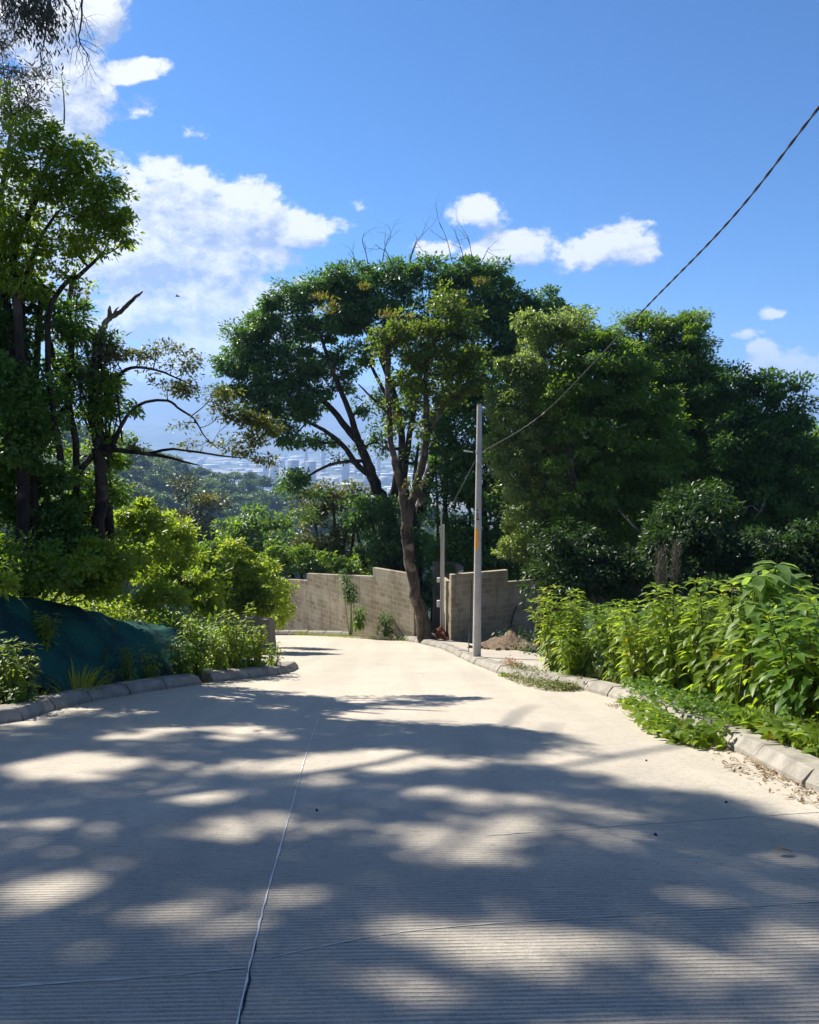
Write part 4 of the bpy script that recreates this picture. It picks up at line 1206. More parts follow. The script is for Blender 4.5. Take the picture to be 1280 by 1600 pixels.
def lit(P, jit=.12):
    G = sun_ground(P); n = len(G)
    y = np.maximum(G[:, 1], 1.2)
    px, row, _ = to_px(G[:, 0], y, G[:, 2])
    nz = rng.normal(size=n)
    wx = vnoise(px * .012, row * .05 + 3, 1.0) + .5 * vnoise(px * .035 + 5, row * .12, 1.0)
    wy = vnoise(px * .018 + 9, row * .07, 1.0) + .5 * vnoise(px * .05, row * .15 + 4, 1.0)
    px = px + wx * 30 + 12 * vnoise(px * .11, row * .3, 1.0); row = row + wy * 8 + 3.5 * vnoise(px * .09 + 2, row * .4, 1.0)
    e = np.interp(px, EDGE[:, 0], EDGE[:, 1])
    L_ = row < e + 3 * nz
    for (a_, b_, rx, ry) in GAPS:
        L_ |= ((px - a_) / rx) ** 2 + ((row - b_) / ry) ** 2 < (1.62 + jit * nz)
    L_ |= (vnoise(G[:, 0] + 3, G[:, 1] * 1.2, 6.3) > .80) & (vnoise(G[:, 0], G[:, 1] + 7, 1.1) > -.1)
    # beyond the bottom of the picture: ordinary dapple
    off = (row > 1610) | (G[:, 1] < 2.2)
    L_ = np.where(off, vnoise(G[:, 0], G[:, 1], 2.6) > .55, L_)
    L_ = np.where((px > 1400) & ~off, L_, L_)
    return L_


def in_view(P, m=20):
    px, row, d = to_px(P[:, 0], P[:, 1], P[:, 2])
    return (d > .1) & (px > -m) & (px < 1280 + m) & (row > -m) & (row < 1600 + m)


# spreading shade tree: trunk stands off to the left of the road, its crown reaches over
root = thing('shade_tree', 'overhanging tree whose dark hanging branch enters the top left sky', 'tree', (-13.5, 8.0, float(HZ(-13.5, 8))))
nc = 2600
gx = rng.uniform(-9, 8.5, nc); gy_ = rng.uniform(.2, 10.8, nc)
G = np.stack([gx, gy_, PZ(gy_)], -1)
cell = .5 + .5 * np.sin(gx * 1.1 + gy_ * .7) * np.sin(gy_ * 1.4 - gx * .4)
hgt = 13.6 + 2.6 * cell + rng.normal(size=nc) * .9
need = np.array([0.0] * nc)
C = G + S[None] * (hgt / S[2])[:, None]
nl = 74
off = rng.normal(size=(nc, nl, 3)) * np.array([.30, .30, .16])
P = (C[:, None, :] + off).reshape(-1, 3)
keep = ~lit(P) & ~in_view(P, 60)
P = P[keep]; n = len(P); print('canopy leaves', n)
X = rnd_unit(n) + np.array([0, 0, -.3]); N = rnd_unit(n) * .6 + np.array([0, 0, 1.0]); LL = rng.uniform(.11, .20, n)
mb = MB()
tp, tr = smooth_line([(-13.5, 8, HZ(-13.5, 8) - .3), (-13.3, 8.1, 1.0), (-12.8, 8.4, 5.5), (-11.8, 8.8, 9.0)], [.55, .42, .34, .26]); mb.tube(tp, tr, 12, rough=.05)
mb.build('trunk', M['bark_mid'], root, True)
bm = MB()
for k in range(46):
    j = rng.integers(nc); c = C[j]
    if in_view(c[None], 120)[0]: continue
    a_ = tp[rng.integers(len(tp) // 2, len(tp))]; mid = (a_ + c) / 2
    if in_view(mid[None], 150)[0]: continue
    limb_to(bm, a_, c, .10, .02, -.1)
bm.build('limbs', M['bark_mid'], root, True)
leaves_obj('crown', P, X, N, LL, LL * .55, T_DIAMOND, M['leaf_mid'], root)
# the hanging branch seen in the top left corner
mb = MB(); ps, xs, nn, ls = [], [], [], []
strands = [((40, -160), (60, -60), (72, 10)), ((110, -170), (125, -40), (128, 20), (124, 62), (140, 88)), ((60, -120), (90, -20), (112, 20), (120, 70)), ((20, -140), (35, -40), (40, 40)), ((75, -150), (80, -40), (70, 60), (62, 85)), ((0, -140), (5, -50), (8, 20)), ((40, -150), (60, -50), (84, 20), (88, 60)), ((-30, -60), (-10, 20), (-2, 60))]
for s_ in strands:
    Y0 = 9.0 + rng.normal() * .25; Q = [at(p[0], p[1], Y0) for p in s_]; Pn, Rn = smooth_line(Q, np.linspace(.018, .004, len(Q)), 5, .3); mb.tube(Pn, Rn, 5, cap=False)
    for k in range(8):
        q = Pn[rng.integers(len(Pn) // 3, len(Pn))]; twig(mb, q, [rng.normal() * .7, rng.normal() * .6, -1], .30, .004, 1, .5)
mb.build('hanging_branch', M['bark_dark'], root, True)
for (px, row, rx, ry, n_) in ((45, 12, 40, 24, 420), (60, 22, 28, 22, 420), (52, 45, 45, 18, 60), (75, 60, 22, 28, 55), (70, 85, 12, 12, 22), (12, 15, 20, 20, 40), (95, 35, 22, 22, 30), (20, -5, 50, 12, 160)):
    c = at(px, row, 9.0); s_ = 9.0 / F; P = c + rng.normal(size=(n_, 3)) * np.array([rx, 20, ry]) * s_ * .62
    ps.append(P); xs.append(np.stack([rng.normal(size=n_) * .5, rng.normal(size=n_) * .5, -np.ones(n_)], -1)); nn.append(rnd_unit(n_)); ls.append(rng.uniform(.05, .10, n_))
P = np.concatenate(ps); LL = np.concatenate(ls)
leaves_obj('hanging_leaves', P, np.concatenate(xs), np.concatenate(nn), LL, LL * .26, T_DIAMOND, M['leaf_grey'], root)

# ------------------------------------------------------------------ left trees
YL = 11.8


def lob(lst, Y, dens=1.0, dep=1.0):
    return [(l[0], l[1], l[2], l[3], (l[4] if len(l) > 4 else Y), dep, (l[5] if len(l) > 5 else 1.0) * dens) for l in lst]


def cull_far(P):
    """keep the sunlit stretch of road open"""
    return np.ones(len(P), bool)


b0 = at(38, 880, YL)
tree('ivy_tree', 'tall ivy clad tree at the left edge with a bright green top', b0,
     [[(38, 930, YL, .11), (36, 800, YL, .10), (38, 660, YL, .09), (30, 520, YL, .07), (22, 400, YL, .06), (60, 300, YL, .04), (85, 220, YL, .02)],
      [(36, 760, YL, .10), (20, 560, YL + .2, .07), (2, 420, YL + .2, .05), (-10, 280, YL, .03)],
      [(60, 900, YL + .3, .06), (48, 640, YL + .3, .05), (35, 470, YL + .3, .04), (60, 380, YL, .03), (90, 330, YL, .015)],
      [(95, 720, YL + .2, .05), (78, 600, YL + .2, .045), (75, 500, YL, .04), (95, 450, YL, .035), (130, 425, YL, .03), (160, 395, YL, .02)],
      [(-40, 760, YL, .08), (10, 690, YL, .07), (50, 655, YL, .06), (75, 640, YL, .04)]],
     lob([(70, 225, 55, 35), (130, 235, 42, 30), (165, 285, 40, 34), (25, 250, 50, 45), (90, 290, 55, 40), (30, 330, 55, 45), (120, 340, 50, 40), (175, 345, 32, 30), (195, 378, 20, 18), (150, 385, 42, 24), (70, 390, 55, 32), (0, 400, 45, 50), (40, 440, 45, 30, YL, .7), (110, 430, 30, 20, YL, .6), (5, 170, 30, 40, YL, .5), (45, 200, 26, 26, YL, .5), (60, 440, 34, 30, YL, .8), (15, 360, 40, 40), (150, 330, 50, 34), (100, 270, 50, 36), (110, 385, 40, 24, YL, .8)], YL, .62),
     .080, 4.6, .17, M['leaf_bright'], M['bark_dark'], 'trees on the left bank', limb_r=.022, wr=.5)
tree('ivy_tree', 'dark ivy mass wrapped round the stems at the left edge', at(60, 900, YL + .6),
     [[(55, 930, YL + .6, .09), (52, 700, YL + .6, .07), (60, 520, YL + .6, .05), (65, 440, YL + .6, .02)]],
     lob([(30, 480, 40, 50, YL + .5, .8), (25, 560, 45, 55), (85, 500, 30, 45, YL + .6, .6), (20, 640, 45, 60), (15, 730, 50, 60), (70, 780, 60, 50), (20, 820, 60, 60), (90, 850, 60, 45), (95, 640, 26, 40, YL + .6, .5), (50, 880, 80, 40), (100, 740, 26, 34, YL + .5, .6), (-30, 600, 40, 200), (35, 440, 30, 40), (60, 600, 30, 50, YL + .4, .8), (10, 520, 40, 50), (40, 700, 40, 60, YL - .3), (62, 660, 30, 50, YL, .7), (30, 600, 26, 60, YL - .3)], YL + .6),
     .085, 5.5, .24, M['leaf_deep'], M['bark_dark'], 'trees on the left bank', limb_r=.02, wr=.6)
for nm, lb, px, rows in (('slender_tree', 'thin leafed grey green treetop over the bright crown at the left edge', 15, (150, 60)),):
    tree(nm, lb, at(-10, 900, YL + 1.4), [[(-10, 930, YL + 1.4, .10), (-6, 600, YL + 1.4, .08), (0, 350, YL + 1.4, .05), (20, 180, YL + 1.4, .02)]],
         lob([(10, 120, 40, 40, YL + 1.4, .35), (45, 160, 36, 30, YL + 1.4, .30), (70, 130, 20, 26, YL + 1.4, .25), (5, 190, 40, 30, YL + 1.4, .5), (0, 60, 30, 40, YL + 1.4, .35)], YL), .085, 3.4, .20, M['leaf_grey'], M['bark_mid'], 'trees on the left bank', limb_r=.015, wr=.28)
stem_plant('tree_top_sprig', 'lone leafy sprig standing above the bright green treetop', at(100, 190, YL)[0], YL, .62, 1, .03, .075, M['leaf_mid'], nleaf=26, t0=.6, base_z=at(103, 188, YL)[2], cat='sprig')

YB = 12.8


def broken_extra(root):
    mb = MB()
    for t_ in ([(150, 545, YB, .058), (160, 515, YB, .05), (170, 498, YB, .045), (188, 487, YB, .036), (200, 475, YB, .034), (214, 463, YB, .026), (223, 455, YB, .010)],
               [(171, 500, YB, .04), (172, 487, YB, .035), (171, 478, YB, .012)],
               [(176, 494, YB, .02), (181, 484, YB - .02, .015), (186, 480, YB, .006)]):
        P, R = poly_px(t_); mb.tube(P, R, 9, rough=.12)
    mb.build('broken_limb', M['bark_light'], root, True)
    mb = MB(); ps = []
    for (px, row, rx, ry, n_) in ((110, 500, 26, 26, 420), (118, 565, 28, 30, 460), (155, 590, 26, 22, 340), (165, 545, 20, 22, 220), (130, 610, 30, 18, 260)):
        c = at(px, row, YB - .1); s_ = YB / F; P = c + rng.normal(size=(n_, 3)) * np.array([rx, 22, ry]) * s_ * .55
        X = unit(P - c + np.array([0, 0, -.12])) + rng.normal(size=(n_, 3)) * .4; LL = rng.uniform(.06, .14, n_)
        o = leaves_obj('epiphyte_leaves', P, X, rnd_unit(n_), LL, np.full(n_, .022), T_BLADE, M['leaf_grey'] if px > 150 else M['leaf_teal'], root)


b0 = at(155, 880, YB)
tree('broken_tree', 'gnarled tree with a broken bare limb and long low boughs over the valley', b0,
     [[(158, 930, YB, .14), (155, 830, YB, .12), (160, 760, YB, .10), (152, 690, YB, .09), (145, 620, YB, .075), (150, 560, YB, .065), (150, 530, YB, .06)],
      [(110, 930, YB, .07), (118, 800, YB, .06), (118, 690, YB, .055), (105, 620, YB, .055), (112, 540, YB, .05), (108, 470, YB, .04), (118, 420, YB, .03)],
      [(60, 700, YB - .2, .08), (95, 650, YB - .1, .07), (110, 622, YB, .06), (88, 575, YB, .05), (72, 500, YB, .035), (82, 440, YB, .02)],
      [(90, 770, YB, .05), (125, 735, YB, .055), (155, 700, YB, .05), (180, 700, YB - .1, .04)],
      [(150, 700, YB, .06), (185, 704, YB - .2, .042), (225, 708, YB - .2, .034), (262, 714, YB - .2, .026), (290, 722, YB - .2, .018), (312, 727, YB - .2, .008)],
      [(232, 709, YB - .2, .026), (262, 702, YB - .2, .022), (300, 705, YB - .3, .019), (345, 712, YB - .3, .015), (385, 716, YB - .3, .008)],
      [(168, 715, YB, .05), (190, 665, YB, .034), (205, 642, YB, .028), (228, 628, YB, .024), (262, 626, YB, .022), (282, 640, YB, .019), (304, 655, YB, .015), (320, 682, YB, .010), (342, 702, YB, .005)],
      [(158, 610, YB, .06), (180, 590, YB, .035), (205, 575, YB, .026), (240, 577, YB, .02), (275, 590, YB, .014), (300, 602, YB, .008)],
      [(180, 590, YB, .02), (186, 640, YB, .018), (191, 690, YB, .015)]],
     lob([(245, 545, 42, 14, YB, .35), (285, 570, 34, 16, YB, .32), (215, 555, 20, 16, YB, .6), (180, 560, 24, 22, YB, .9), (305, 602, 30, 12, YB, .5), (292, 610, 18, 12, YB, .9), (262, 605, 30, 14, YB, .2),
          (330, 620, 26, 16, YB, .35), (345, 648, 30, 16, YB, .5), (270, 575, 50, 30, YB, .10), (300, 690, 40, 14, YB, .12), (285, 660, 26, 12, YB, .12), (225, 700, 30, 6, YB, .6),
          (360, 610, 20, 12, YB, .4), (372, 648, 24, 16, YB, .8), (405, 658, 28, 16, YB, .9), (425, 668, 18, 14, YB, .9), (395, 685, 26, 16, YB, .8), (375, 705, 24, 10, YB, .7), (410, 715, 26, 10, YB, .5), (350, 690, 18, 10, YB, .4)], YB, 1, .7),
     .075, 5.0, .15, M['leaf_olive'], M['bark_dark'], 'trees on the left bank', limb_r=.010, wr=.42, twigs=2, extra=broken_extra)
tree('ivy_tree', 'dark ivy column hiding the foot of the broken tree', at(165, 900, YB + .4),
     [[(170, 930, YB + .4, .10), (170, 800, YB + .4, .08), (165, 700, YB + .4, .05)]],
     lob([(165, 640, 26, 30, YB + .3, .7), (118, 515, 26, 34, YB + .3, .8), (150, 590, 28, 28, YB + .3, .9), (95, 560, 24, 30, YB + .3, .6), (130, 470, 22, 24, YB + .3, .5), (125, 600, 30, 24, YB + .2, .9), (152, 545, 18, 26, YB - .15, .9), (158, 600, 18, 30, YB - .15, .9), (150, 650, 22, 30, YB - .15, .8), (185, 640, 20, 20, YB, .5), (172, 520, 14, 14, YB, .5), (170, 700, 28, 40), (165, 770, 32, 50), (120, 800, 40, 50), (150, 850, 60, 40), (120, 640, 20, 30, YB, .4), (175, 600, 16, 20), (120, 740, 24, 26, YB + .4, .5), (100, 700, 20, 20, YB + .4, .4)], YB + .4),
     .085, 5.5, .22, M['leaf_mid'], M['bark_dark'], 'trees on the left bank', limb_r=.02, wr=.5)
tree('yellow_flower_sprig', 'small spray of yellow orange leaves high on the ivy stems', at(120, 470, YL), [[(118, 500, YL, .012), (120, 470, YL, .01), (122, 455, YL, .004)]],
     lob([(122, 455, 12, 6, YL, .9), (98, 433, 5, 4, YL, .8)], YL), .07, 5, .08, M['leaf_gold'], M['bark_dark'], None, 'sprig', twigs=1, limb_r=.004)

# bushes on the left bank
BUSH = [
    ('dark bush under the ivy stems at the far left', [(20, 880, 70, 45, 10.8), (70, 900, 50, 35, 10.8)], 'leaf_mid', .10, 10.8),
    ('bright bush right above the dark net', [(130, 885, 62, 45, 11.8), (165, 910, 55, 32, 11.8), (190, 870, 50, 40, 12.2)], 'leaf_bright', .10, 12),
    ('tall bright bush at the foot of the broken tree', [(180, 820, 50, 40, 15.6), (225, 810, 42, 34, 15.6), (205, 850, 60, 40, 15.4)], 'leaf_bright', .11, 15.6),
    ('sunny bush with a domed top in the middle of the left bank', [(262, 820, 38, 28, 18.6), (275, 860, 45, 36, 18.6), (240, 880, 55, 40, 18.2)], 'leaf_lime', .12, 18.4),
    ('mid green bush hanging over the top of the net', [(290, 915, 60, 40, 17.4), (250, 930, 55, 26, 15.0), (320, 940, 42, 24, 17.5)], 'leaf_bright', .11, 17.4),
    ('pointed bush between the domed one and the wall end', [(330, 868, 28, 32, 22.9), (325, 905, 40, 40, 22.9)], 'leaf_mid', .13, 22.9),
    ('lime bush with a ragged crest above the low cement wall', [(365, 862, 26, 24, 22.6), (375, 895, 42, 36, 22.6), (385, 925, 40, 30, 22.6), (350, 945, 40, 20, 22.4)], 'leaf_lime', .13, 22.6),
    ('dense bush above the end of the low cement wall', [(405, 895, 30, 30, 22.5), (412, 935, 36, 36, 22.5), (395, 950, 34, 24, 22.5)], 'leaf_bright', .12, 22.5),
    ('rounded bush touching the left end of the block wall', [(430, 915, 22, 26, 24.5), (438, 955, 18, 28, 24.5), (428, 975, 18, 16, 24.5)], 'leaf_lime', .12, 24.5),
    ('tiny bright bush cut by the left edge of the photo', [(-2, 900, 16, 28, 8.4)], 'leaf_lime', .09, 8.4)]
for lb, ll, mt, L, Y in BUSH:
    px0 = ll[-1][0]; bx = at(px0, 940, Y); bx[0] -= (1.3 if Y < 12.5 else (.7 if Y < 16 else .2)); bz = float(HZ(bx[0], Y)); base = np.array([bx[0], Y, bz])
    tr_ = []
    for l in ll:
        c = at(l[0], l[1], l[4]); bb = base + np.array([rng.normal() * .12, rng.normal() * .12, 0])
        tr_.append(smooth_line([bb - np.array([0, 0, .1]), (bb + c) / 2 + rng.normal(size=3) * .08, c], [.016, .012, .008]))
    root = thing('bush', lb, 'bush', base, 'bushes along the top of the left bank')
    mb = MB(); P_, X_, N_, L_ = [], [], [], []
    for (P, R), l in zip(tr_, ll):
        mb.tube(P, R, 6, cap=False); c, r = px_lobe(l); a_, b_, c_, d_, cc = lobe_leaves(c, r, L, 5.2, .24, .45, .2)
        P_.append(a_); X_.append(b_); N_.append(c_); L_.append(d_)
        for q in range(14): limb_to(mb, P[-1], cc[rng.integers(len(cc))], .012, .004, .05, seg=4)
    mb.build('stems', M['stem_brown'], root, True)
    P = np.concatenate(P_); LL = np.concatenate(L_)
    leaves_obj('foliage', P, np.concatenate(X_), np.concatenate(N_), LL, LL * .5, T_DIAMOND, M[mt], root)

# ------------------------------------------------------------------ the big central tree and its neighbours
YC = 37.0


def central_extra(root):
    mb = MB()
    for (px, row, dx, ln) in ((575, 405, -.4, 1.3), (598, 400, .5, 1.4), (640, 398, .1, 1.6), (642, 398, -.3, 1.2), (706, 400, 0, 1.8), (738, 402, .1, 1.5), (750, 405, .6, 1.4), (725, 400, -.2, 1.2), (612, 402, -.6, 1.2), (560, 412, -1, .9)):
        mb = MB(); twig(mb, at(px, row + 8, YC - 1), [dx * .6, 0, 1], ln, .024, 2, .55)
        mb.build('bare_twig', M['bark_mid'], root)
    for (px, row, rx, ry) in ((500, 465, 14, 4), (510, 487, 16, 5), (570, 449, 6, 3), (606, 493, 16, 5), (718, 474, 10, 4), (750, 440, 8, 3), (520, 478, 8, 3)):
        c, r = px_lobe((px, row, rx, ry, YC - 5.2)); n_ = 70; P = c + rng.normal(size=(n_, 3)) * r * .6; LL = rng.uniform(.14, .26, n_)
        leaves_obj('epiphyte_leaves', P, rng.normal(size=(n_, 3)) * .6 + np.array([0, 0, .8]), rnd_unit(n_), LL, LL * .22, T_BLADE, M['leaf_gold'], root)


cb = at(622, 1000, YC)
central_lobes = [(390, 548, 42, 42), (378, 600, 32, 32), (415, 505, 36, 26), (430, 585, 50, 38), (455, 535, 50, 42), (400, 630, 34, 18), (460, 640, 48, 26), (500, 690, 32, 12), (450, 680, 36, 20), (420, 655, 34, 20), (500, 610, 44, 32, YC, .8),
                 (490, 450, 46, 30), (455, 475, 26, 22, YC, .6), (520, 500, 55, 42), (555, 435, 50, 30), (540, 555, 42, 30, YC, .8), (590, 470, 52, 44), (620, 425, 48, 26), (660, 440, 48, 32), (640, 500, 55, 46), (705, 425, 48, 24), (745, 445, 48, 30), (720, 490, 58, 46),
                 (790, 470, 48, 28), (790, 515, 50, 36), (835, 485, 42, 22), (860, 510, 36, 22), (885, 505, 20, 12), (590, 540, 46, 30, YC, .7), (750, 560, 50, 36), (690, 560, 50, 30), (820, 545, 40, 24), (480, 575, 50, 30), (440, 470, 34, 26), (365, 575, 26, 30), (530, 455, 44, 34), (840, 470, 44, 24), (800, 500, 60, 36), (870, 495, 36, 18), (560, 480, 50, 40), (760, 430, 40, 24), (400, 520, 40, 34), (440, 620, 50, 28), (350, 610, 14, 20)]
tree('spreading_tree', 'huge dome crowned dark tree towering behind the block wall', cb,
     [[(626, 1010, YC, .55), (622, 930, YC, .50), (612, 850, YC, .40), (606, 800, YC, .36), (590, 765, YC, .28), (575, 725, YC, .24), (560, 690, YC, .20), (535, 660, YC, .16), (500, 620, YC, .11), (460, 590, YC, .08), (420, 560, YC, .06)],
      [(606, 800, YC, .28), (618, 760, YC + .3, .22), (628, 700, YC + .3, .18), (622, 640, YC + .3, .15), (600, 570, YC, .15), (570, 500, YC, .10), (550, 450, YC, .05)],
      [(622, 900, YC + .5, .36), (650, 820, YC + .8, .30), (672, 740, YC + .8, .26), (690, 660, YC + .8, .20), (730, 580, YC + .5, .15), (790, 520, YC, .10), (850, 500, YC, .05)],
      [(560, 690, YC, .18), (545, 640, YC - .5, .14), (520, 580, YC - .8, .10), (500, 520, YC - .8, .06)],
      [(585, 745, YC, .17), (560, 728, YC - .3, .14), (535, 695, YC - .3, .12), (505, 672, YC - .3, .09), (470, 655, YC - .3, .06), (430, 640, YC - .3, .04)],
      [(572, 722, YC, .10), (555, 720, YC - .4, .09), (520, 725, YC - .4, .07), (495, 736, YC - .4, .06), (475, 750, YC - .4, .05), (465, 768, YC - .4, .03)],
      [(650, 820, YC + .3, .22), (632, 760, YC + .2, .18), (640, 680, YC + .1, .14), (655, 600, YC, .10), (670, 520, YC, .06)],
      [(628, 650, YC, .12), (600, 610, YC - .6, .09), (575, 560, YC - .8, .06)]],
     lob(central_lobes + [(600, 620, 22, 22, YC, .7), (640, 640, 26, 26, YC, .7), (588, 690, 12, 18, YC, .5), (640, 600, 30, 26, YC, .8), (560, 640, 24, 14, YC, .5), (690, 650, 34, 40, YC, .9), (700, 720, 30, 40, YC, .8), (540, 600, 30, 20, YC, .6)], YC, 1.0, .95) + lob([(472, 748, 26, 16, YC - .4), (455, 765, 16, 18, YC - .4), (490, 770, 16, 10, YC - .4, .5), (482, 795, 13, 16, YC - .4, .5), (560, 700, 12, 10, YC, .3), (530, 715, 14, 8, YC, .3), (600, 700, 18, 16, YC, .4), (610, 655, 14, 20, YC, .5), (650, 720, 14, 20, YC, .4)], YC),
     .19, 5.6, .55, M['leaf_teal'], M['bark_dark'], limb_r=.07, wr=.5, extra=central_extra, twigs=3)

YT = 26.6
tb_ = at(664, 1002, YT)


def light_extra(root):
    for (px, row, rx, ry) in ((636, 759, 6, 6), (618, 652, 7, 8), (640, 498, 5, 4)):
        c, r = px_lobe((px, row, rx, ry, YT - .3)); n_ = 46; P = c + rng.normal(size=(n_, 3)) * r * .6; LL = rng.uniform(.12, .2, n_)
        leaves_obj('epiphyte_leaves', P, rng.normal(size=(n_, 3)) * .6 + np.array([0, 0, .8]), rnd_unit(n_), LL, LL * .25, T_BLADE, M['leaf_gold'], root)


tree('pale_trunk_tree', 'tree with pale mottled forked trunk standing in the gap of the block wall', tb_,
     [[(668, 1012, YT, .33), (661, 975, YT, .25), (650, 930, YT, .205), (641, 880, YT, .20), (635, 830, YT, .20), (642, 790, YT, .16), (655, 745, YT, .14), (664, 700, YT, .13), (667, 650, YT, .11), (664, 600, YT, .08), (672, 540, YT, .05)],
      [(635, 825, YT, .16), (629, 770, YT, .13), (620, 735, YT, .12), (611, 690, YT, .10), (608, 640, YT, .09), (606, 590, YT, .10), (606, 545, YT, .10), (606, 540, YT, .08)],
      [(640, 800, YT, .14), (650, 760, YT + .2, .12), (660, 790, YT + .2, .10)],
      [(664, 690, YT, .10), (690, 640, YT, .08), (720, 610, YT, .06), (760, 585, YT, .03)],
      [(606, 645, YT, .06), (580, 620, YT, .04), (560, 600, YT, .02)]],
     lob([(655, 515, 46, 24), (690, 530, 40, 30), (720, 500, 30, 40), (700, 470, 30, 26, YT, .6), (625, 525, 34, 16), (595, 530, 14, 20), (665, 560, 40, 22, YT, .8), (645, 590, 30, 18, YT, .7), (700, 580, 40, 30, YT, .9), (625, 600, 22, 18, YT, .6), (735, 545, 30, 34), (650, 625, 22, 14, YT, .6), (680, 640, 22, 22, YT, .5), (720, 620, 30, 24, YT, .7), (600, 560, 18, 14, YT, .5), (640, 560, 22, 22, YT, .5), (664, 680, 12, 26, YT, .7), (612, 660, 10, 30, YT, .5), (650, 760, 9, 16, YT, .4), (740, 590, 34, 30), (670, 600, 30, 22, YT, .7)], YT, 1, .8),
     .15, 5.0, .36, M['leaf_warm'], M['bark_mid'], limb_r=.035, wr=.5, extra=light_extra, twigs=2)
# small low-slung stem crossing behind the forked trunk is part of the dark thicket
THICK = [
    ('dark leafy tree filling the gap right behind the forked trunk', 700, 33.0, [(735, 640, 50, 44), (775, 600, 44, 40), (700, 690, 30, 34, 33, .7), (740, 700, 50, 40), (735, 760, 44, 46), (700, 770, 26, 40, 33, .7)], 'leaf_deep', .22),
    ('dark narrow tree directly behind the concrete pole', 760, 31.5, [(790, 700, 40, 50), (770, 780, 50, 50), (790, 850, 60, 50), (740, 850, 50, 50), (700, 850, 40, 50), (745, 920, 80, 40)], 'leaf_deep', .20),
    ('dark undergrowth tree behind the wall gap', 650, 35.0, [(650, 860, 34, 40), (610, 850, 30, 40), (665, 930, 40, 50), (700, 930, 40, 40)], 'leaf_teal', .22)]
for lb, px, Y, ll, mt, L in THICK:
    tree('understorey_tree', lb, at(px, 1010, Y), [[(px, 1020, Y, .16), (px + 6, 900, Y, .14), (px - 4, 780, Y, .10), (px + 5, 690, Y, .05)], [(px + 20, 1020, Y, .09), (px + 34, 850, Y, .07), (px + 30, 720, Y, .04)]],
         lob(ll, Y, 1.0, 1.3), L, 5.2, .5, M[mt], M['bark_dark'], 'dark trees behind the wall and pole', limb_r=.03, wr=.5)

